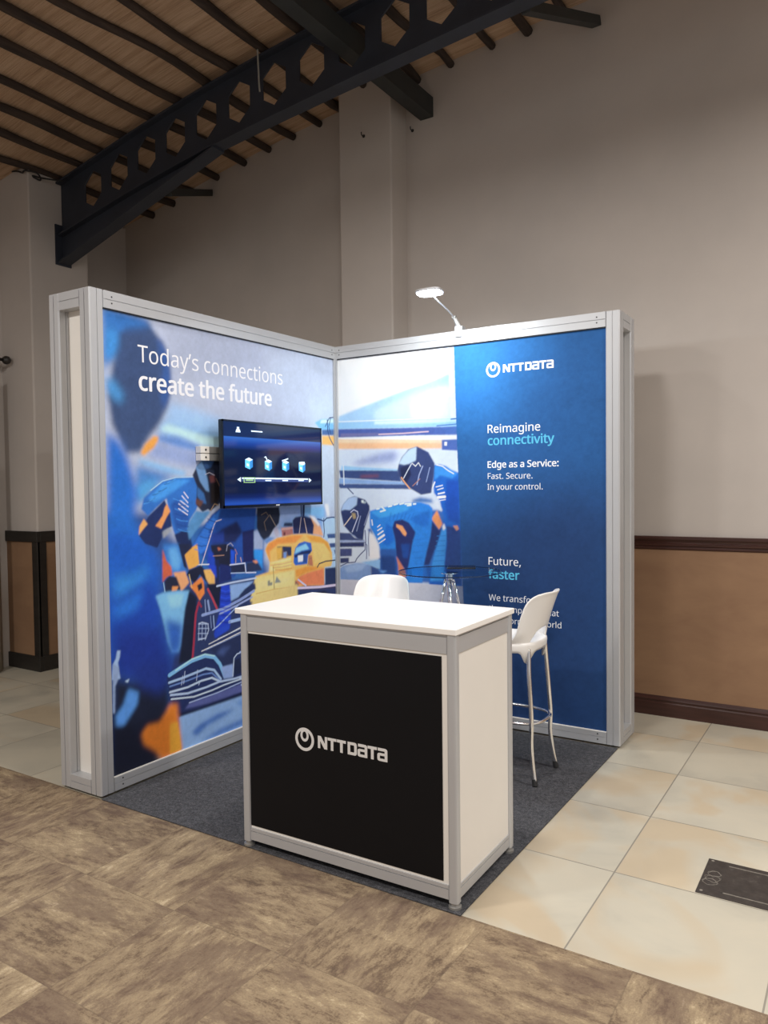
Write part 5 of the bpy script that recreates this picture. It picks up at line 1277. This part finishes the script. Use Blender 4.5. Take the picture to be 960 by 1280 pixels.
# ------------------------------------------------------------------ reception counter
ct = empty('reception_counter', (1.945, -1.986, 0), math.radians(.77)); T(ct, 'white topped reception counter with a black front panel and company name', 'counter')
w, d, h = 1.026, .532, 1.018
P = .038
bm = bmesh.new(); box(bm, -w-.006, .004, -.006, d+.004, h-.022, h); obj('counter_top', bm, 'white_top', ct, bevel=.0025)
def cpost(x, y):
    bm = bmesh.new(); n = 20
    pts = []
    for k in range(n):
        t = 2*math.pi*k/n; c_, s_ = math.cos(t), math.sin(t)
        pts.append((x+P/2*abs(c_)**.55*(1 if c_ > 0 else -1), y+P/2*abs(s_)**.55*(1 if s_ > 0 else -1)))
    prism(bm, pts, CZ+.022, h-.022); o_ = obj('post', bm, 'alu', ct)
    bm = bmesh.new(); lathe(bm, [(0, 0), (.0235, 0), (.0235, .009), (.015, .012), (.015, .024), (0, .024)], (x, y, CZ), 24); obj('foot', bm, 'alu_dark', ct)
for x in (-P/2-.002, -w+P/2+.014):
    for y in (P/2, d-P/2): cpost(x, y)
xl, xr = -w+P+.014, -P-.002
def crail(name, a, b, axis, off, zs):
    for z0_, z1_ in zs:
        bm = bmesh.new(); zm = z0_+(z1_-z0_)*(.72 if z0_ < .5 else .86)
        pr_ = [(0, z0_), (0, zm-.0015), (.004, zm-.0015), (.004, zm+.0015), (0, zm+.0015), (0, z1_), (.026, z1_), (.026, z0_)]
        if axis == 'x': prism(bm, pr_, a, b, lambda q, z, s: (s, off+q if off < d/2 else off-q, z))
        else: prism(bm, pr_, a, b, lambda q, z, s: (off-q if off > -w/2 else off+q, s, z))
        obj(name, bm, 'alu', ct)
ZS = ((.036, .088), (.925, h-.022))
crail('rail', xl, xr, 'x', .006, ZS); crail('rail', xl, xr, 'x', d-.006, ZS)
crail('rail', P, d-P, 'y', -.008, ZS); crail('rail', P, d-P, 'y', -w+.02, ZS)
bm = bmesh.new(); box(bm, xl, xr, .011, .019, .088, .925); fp = obj('front_board', bm, 'white_board', ct)
bm = bmesh.new(); box(bm, -w+.053, -.062, .0085, .0115, .086+.012, .922-.008); bp = obj('front_panel', bm, 'black_panel', ct); bp['label'] = 'black printed panel'
bm = bmesh.new(); box(bm, -.02, -.012, P, d-P, .088, .925); obj('side_board', bm, 'white_board', ct)
bm = bmesh.new(); box(bm, -w+.024, -w+.032, P, d-P, .088, .925); obj('side_board', bm, 'white_board', ct)
for a, b in ((xl, (xl+xr)/2-.002), ((xl+xr)/2+.002, xr)):
    bm = bmesh.new(); box(bm, a, b, d-.024, d-.012, .09, .923); dr = obj('door', bm, 'white_board', ct)
    bm = bmesh.new(); kx = (xl+xr)/2+(-.04 if a == xl else .04); cyl(bm, (kx, d-.012, .6), (kx, d+.006, .6), .01, n=16); obj('knob', bm, 'alu_dark', dr)
logo(lambda u, z, t: (u, .0085-t, z), 1.263-1.945, .5125, 'silver_ink', bp)

# ------------------------------------------------------------------ bar stools (front towards -x)
def lobe(t, a, b, e):
    c_, s_ = math.cos(t), math.sin(t)
    return (a*abs(c_)**e*(1 if c_ > 0 else -1), b*abs(s_)**e*(1 if s_ > 0 else -1))
LEGS = [((.212, .115), (.236, .148)), ((.212, -.115), (.236, -.148)), ((-.20, .125), (-.232, .15)), ((-.20, -.125), (-.232, -.15))]
def make_stool(label):
    st = empty('bar_stool'); T(st, label, 'bar stool', 'white plastic bar stools')
    # seat: dished pan with a rolled rim and a skirt that reaches down to each leg
    bm = bmesh.new(); N = 72
    la = [math.atan2(p[0][1]/.2, p[0][0]/.215) for p in LEGS]
    def tab(t):
        m_ = 0
        for a in la:
            dd = abs((t-a+math.pi) % (2*math.pi)-math.pi)
            m_ = max(m_, max(0, 1-dd/.34))
        return m_*m_*(3-2*m_)
    prof = []
    for r, z in ((.12, .694), (.35, .695), (.6, .7), (.8, .709), (.92, .716), (.975, .718), (1.0, .714)):
        prof.append([(lobe(t, .24*r, .2*r, .66), z) for t in [2*math.pi*k/N for k in range(N)]])
    for k_, (r, z, tb) in enumerate(((1.005, .7, 0), (1.0, .682, .25), (.985, .668, 1.))):
        prof.append([(lobe(t, .24*(r-(.06*tab(t)*tb)), .2*(r-(.06*tab(t)*tb)), .66), z-.062*tab(t)*tb) for t in [2*math.pi*k/N for k in range(N)]])
    rings = [[bm.verts.new((p[0][0], p[0][1], p[1])) for p in ring] for ring in prof]
    cv = bm.verts.new((0, 0, .694))
    for k in range(N): bm.faces.new((cv, rings[0][k], rings[0][(k+1) % N]))
    for A, B in zip(rings, rings[1:]):
        for k in range(N): bm.faces.new((A[k], B[k], B[(k+1) % N], A[(k+1) % N]))
    o = obj('seat', bm, 'plastic', st, smooth=True); s_ = o.modifiers.new('thick', 'SOLIDIFY'); s_.thickness = .008; s_.offset = -1
    # backrest: curved shell wrapping the rear, open above the seat
    bm = bmesh.new(); NU, NV = 40, 14; rows = []
    upf = table([(0, .976), (.5, .974), (.7, .967), (.82, .955), (.9, .936), (.95, .91), (.985, .87), (1.0, .80)])
    lof = table([(0, .785), (.2, .782), (.36, .768), (.48, .738), (.58, .71), (.68, .70), (1.0, .698)])
    for i in range(NU+1):
        s = -1+2*i/NU; row = []
        za, zb = lof(abs(s)), upf(abs(s))
        for j in range(NV+1):
            z = lerp(za, zb, j/NV); q = max(0, (z-.70)/.285)
            a_ = abs(s)
            x = .158+.072*math.cos(s*1.5)**.7+.092*q**1.3*(.55+.45*math.cos(s*1.5))
            if a_ > .6: x -= .075*((a_-.6)/.4)**1.5*max(0, 1-q*3.6)**2
            y = s*(.192-.012*q)*(1.06-.06*a_*a_)
            if j == NV: x += .006
            row.append(bm.verts.new((x, y, z)))
        rows.append(row)
    for A, B in zip(rows, rows[1:]):
        for j in range(NV): bm.faces.new((A[j], B[j], B[j+1], A[j+1]))
    o = obj('backrest', bm, 'plastic', st, smooth=True, recalc=False); s_ = o.modifiers.new('thick', 'SOLIDIFY'); s_.thickness = .011; s_.offset = 0
    sb_ = o.modifiers.new('smooth', 'SUBSURF'); sb_.levels = 1; sb_.render_levels = 1
    for (tx, ty), (fx, fy) in LEGS:
        sx, sy = (1 if fx > 0 else -1), (1 if fy > 0 else -1)
        bm = bmesh.new()
        tube(bm, spline([(tx, ty, .685), (tx+.006*sx, ty+.012*sy, .56), (fx-.008*sx, fy-.016*sy, .42), (fx-.002*sx, fy-.012*sy, .305), (fx-.004*sx, fy-.012*sy, .2), (fx+.008*sx, fy-.004*sy, .09), (fx+.022*sx, fy+.004*sy, .012)], 6), .0115, 12)
        lg = obj('leg', bm, 'chrome', st, smooth=True)
        bm = bmesh.new(); cyl(bm, (fx+.022*sx, fy+.004*sy, .0036), (fx+.016*sx, fy+.001*sy, .036), .0145, .0125, n=16); obj('rubber_foot', bm, 'rubber', lg)
    bm = bmesh.new()
    tube(bm, [(*lobe(t, .262, .166, .66), .305) for t in [2*math.pi*k/64 for k in range(64)]], .0085, 10, closed=True)
    obj('footrest_ring', bm, 'chrome', st, smooth=True)
    return st
def copy_tree(o, parent=None):
    c_ = o.copy(); COL.objects.link(c_)
    if parent: c_.parent = parent; c_.matrix_parent_inverse = o.matrix_parent_inverse
    for ch in list(o.children): copy_tree(ch, c_)
    return c_
stA = make_stool('white plastic bar stool on chrome legs, standing right of the counter before the blue field')
stA.location = (1.505, -.621, CZ)
stB = copy_tree(stA)
stB['label'] = 'white plastic bar stool of which only the backrest top shows above the counter'
stB.location = (.735, -.73, CZ); stB.rotation_euler = (0, 0, math.radians(100))

# ------------------------------------------------------------------ round glass bar table
tb = empty('bar_table', (1.112, -.431, CZ)); T(tb, 'round glass topped bar table on splayed chrome legs', 'table')
ZT = 1.028-CZ
bm = bmesh.new(); lathe(bm, [(0, ZT-.01), (.296, ZT-.01), (.2985, ZT-.008)], n=96)
lathe(bm, [(.2985, ZT-.008), (.2985, ZT-.002)], n=96, mi=1); lathe(bm, [(.2985, ZT-.002), (.296, ZT), (0, ZT)], n=96)
bmesh.ops.remove_doubles(bm, verts=bm.verts, dist=1e-5)
obj('glass_top', bm, ['glass', 'glass_edge'], tb, smooth=False)
bm = bmesh.new(); lathe(bm, [(0, ZT-.0105), (.05, ZT-.0105), (.05, ZT-.016), (.022, ZT-.02), (.022, ZT-.06), (.03, ZT-.065), (.03, ZT-.085), (0, ZT-.085)], n=32); obj('hub', bm, 'chrome', tb, smooth=False, bevel=.001)
bm = bmesh.new(); lathe(bm, [(0, .33), (.012, .33), (.105, .335), (.105, .342), (.012, .346), (0, .346)], n=32); obj('lower_plate', bm, 'chrome', tb)
for a in (32, 122, 212, 302):
    ca, sa = math.cos(math.radians(a)), math.sin(math.radians(a))
    bm = bmesh.new(); tube(bm, [(.022*ca, .022*sa, ZT-.05), (.05*ca, .05*sa, ZT-.18), (.26*ca, .26*sa, .0125)], .0105, 12); lg = obj('leg', bm, 'chrome', tb, smooth=True)
    bm = bmesh.new(); cyl(bm, (.262*ca, .262*sa, .0026), (.258*ca, .258*sa, .026), .014, n=16); obj('rubber_foot', bm, 'rubber', lg)
tab = empty('tablet', (1.108, -.27, 1.0285), math.radians(25.6)); T(tab, 'slim black tablet lying on the round glass table', 'tablet')
bm = bmesh.new(); box(bm, -.085, .085, -.065, .065, 0, .009); obj('body', bm, 'tv_plastic', tab, bevel=.004)
bm = bmesh.new(); box(bm, -.077, .077, -.057, .057, .009, .0096); obj('screen', bm, 'tv_plastic', tab)
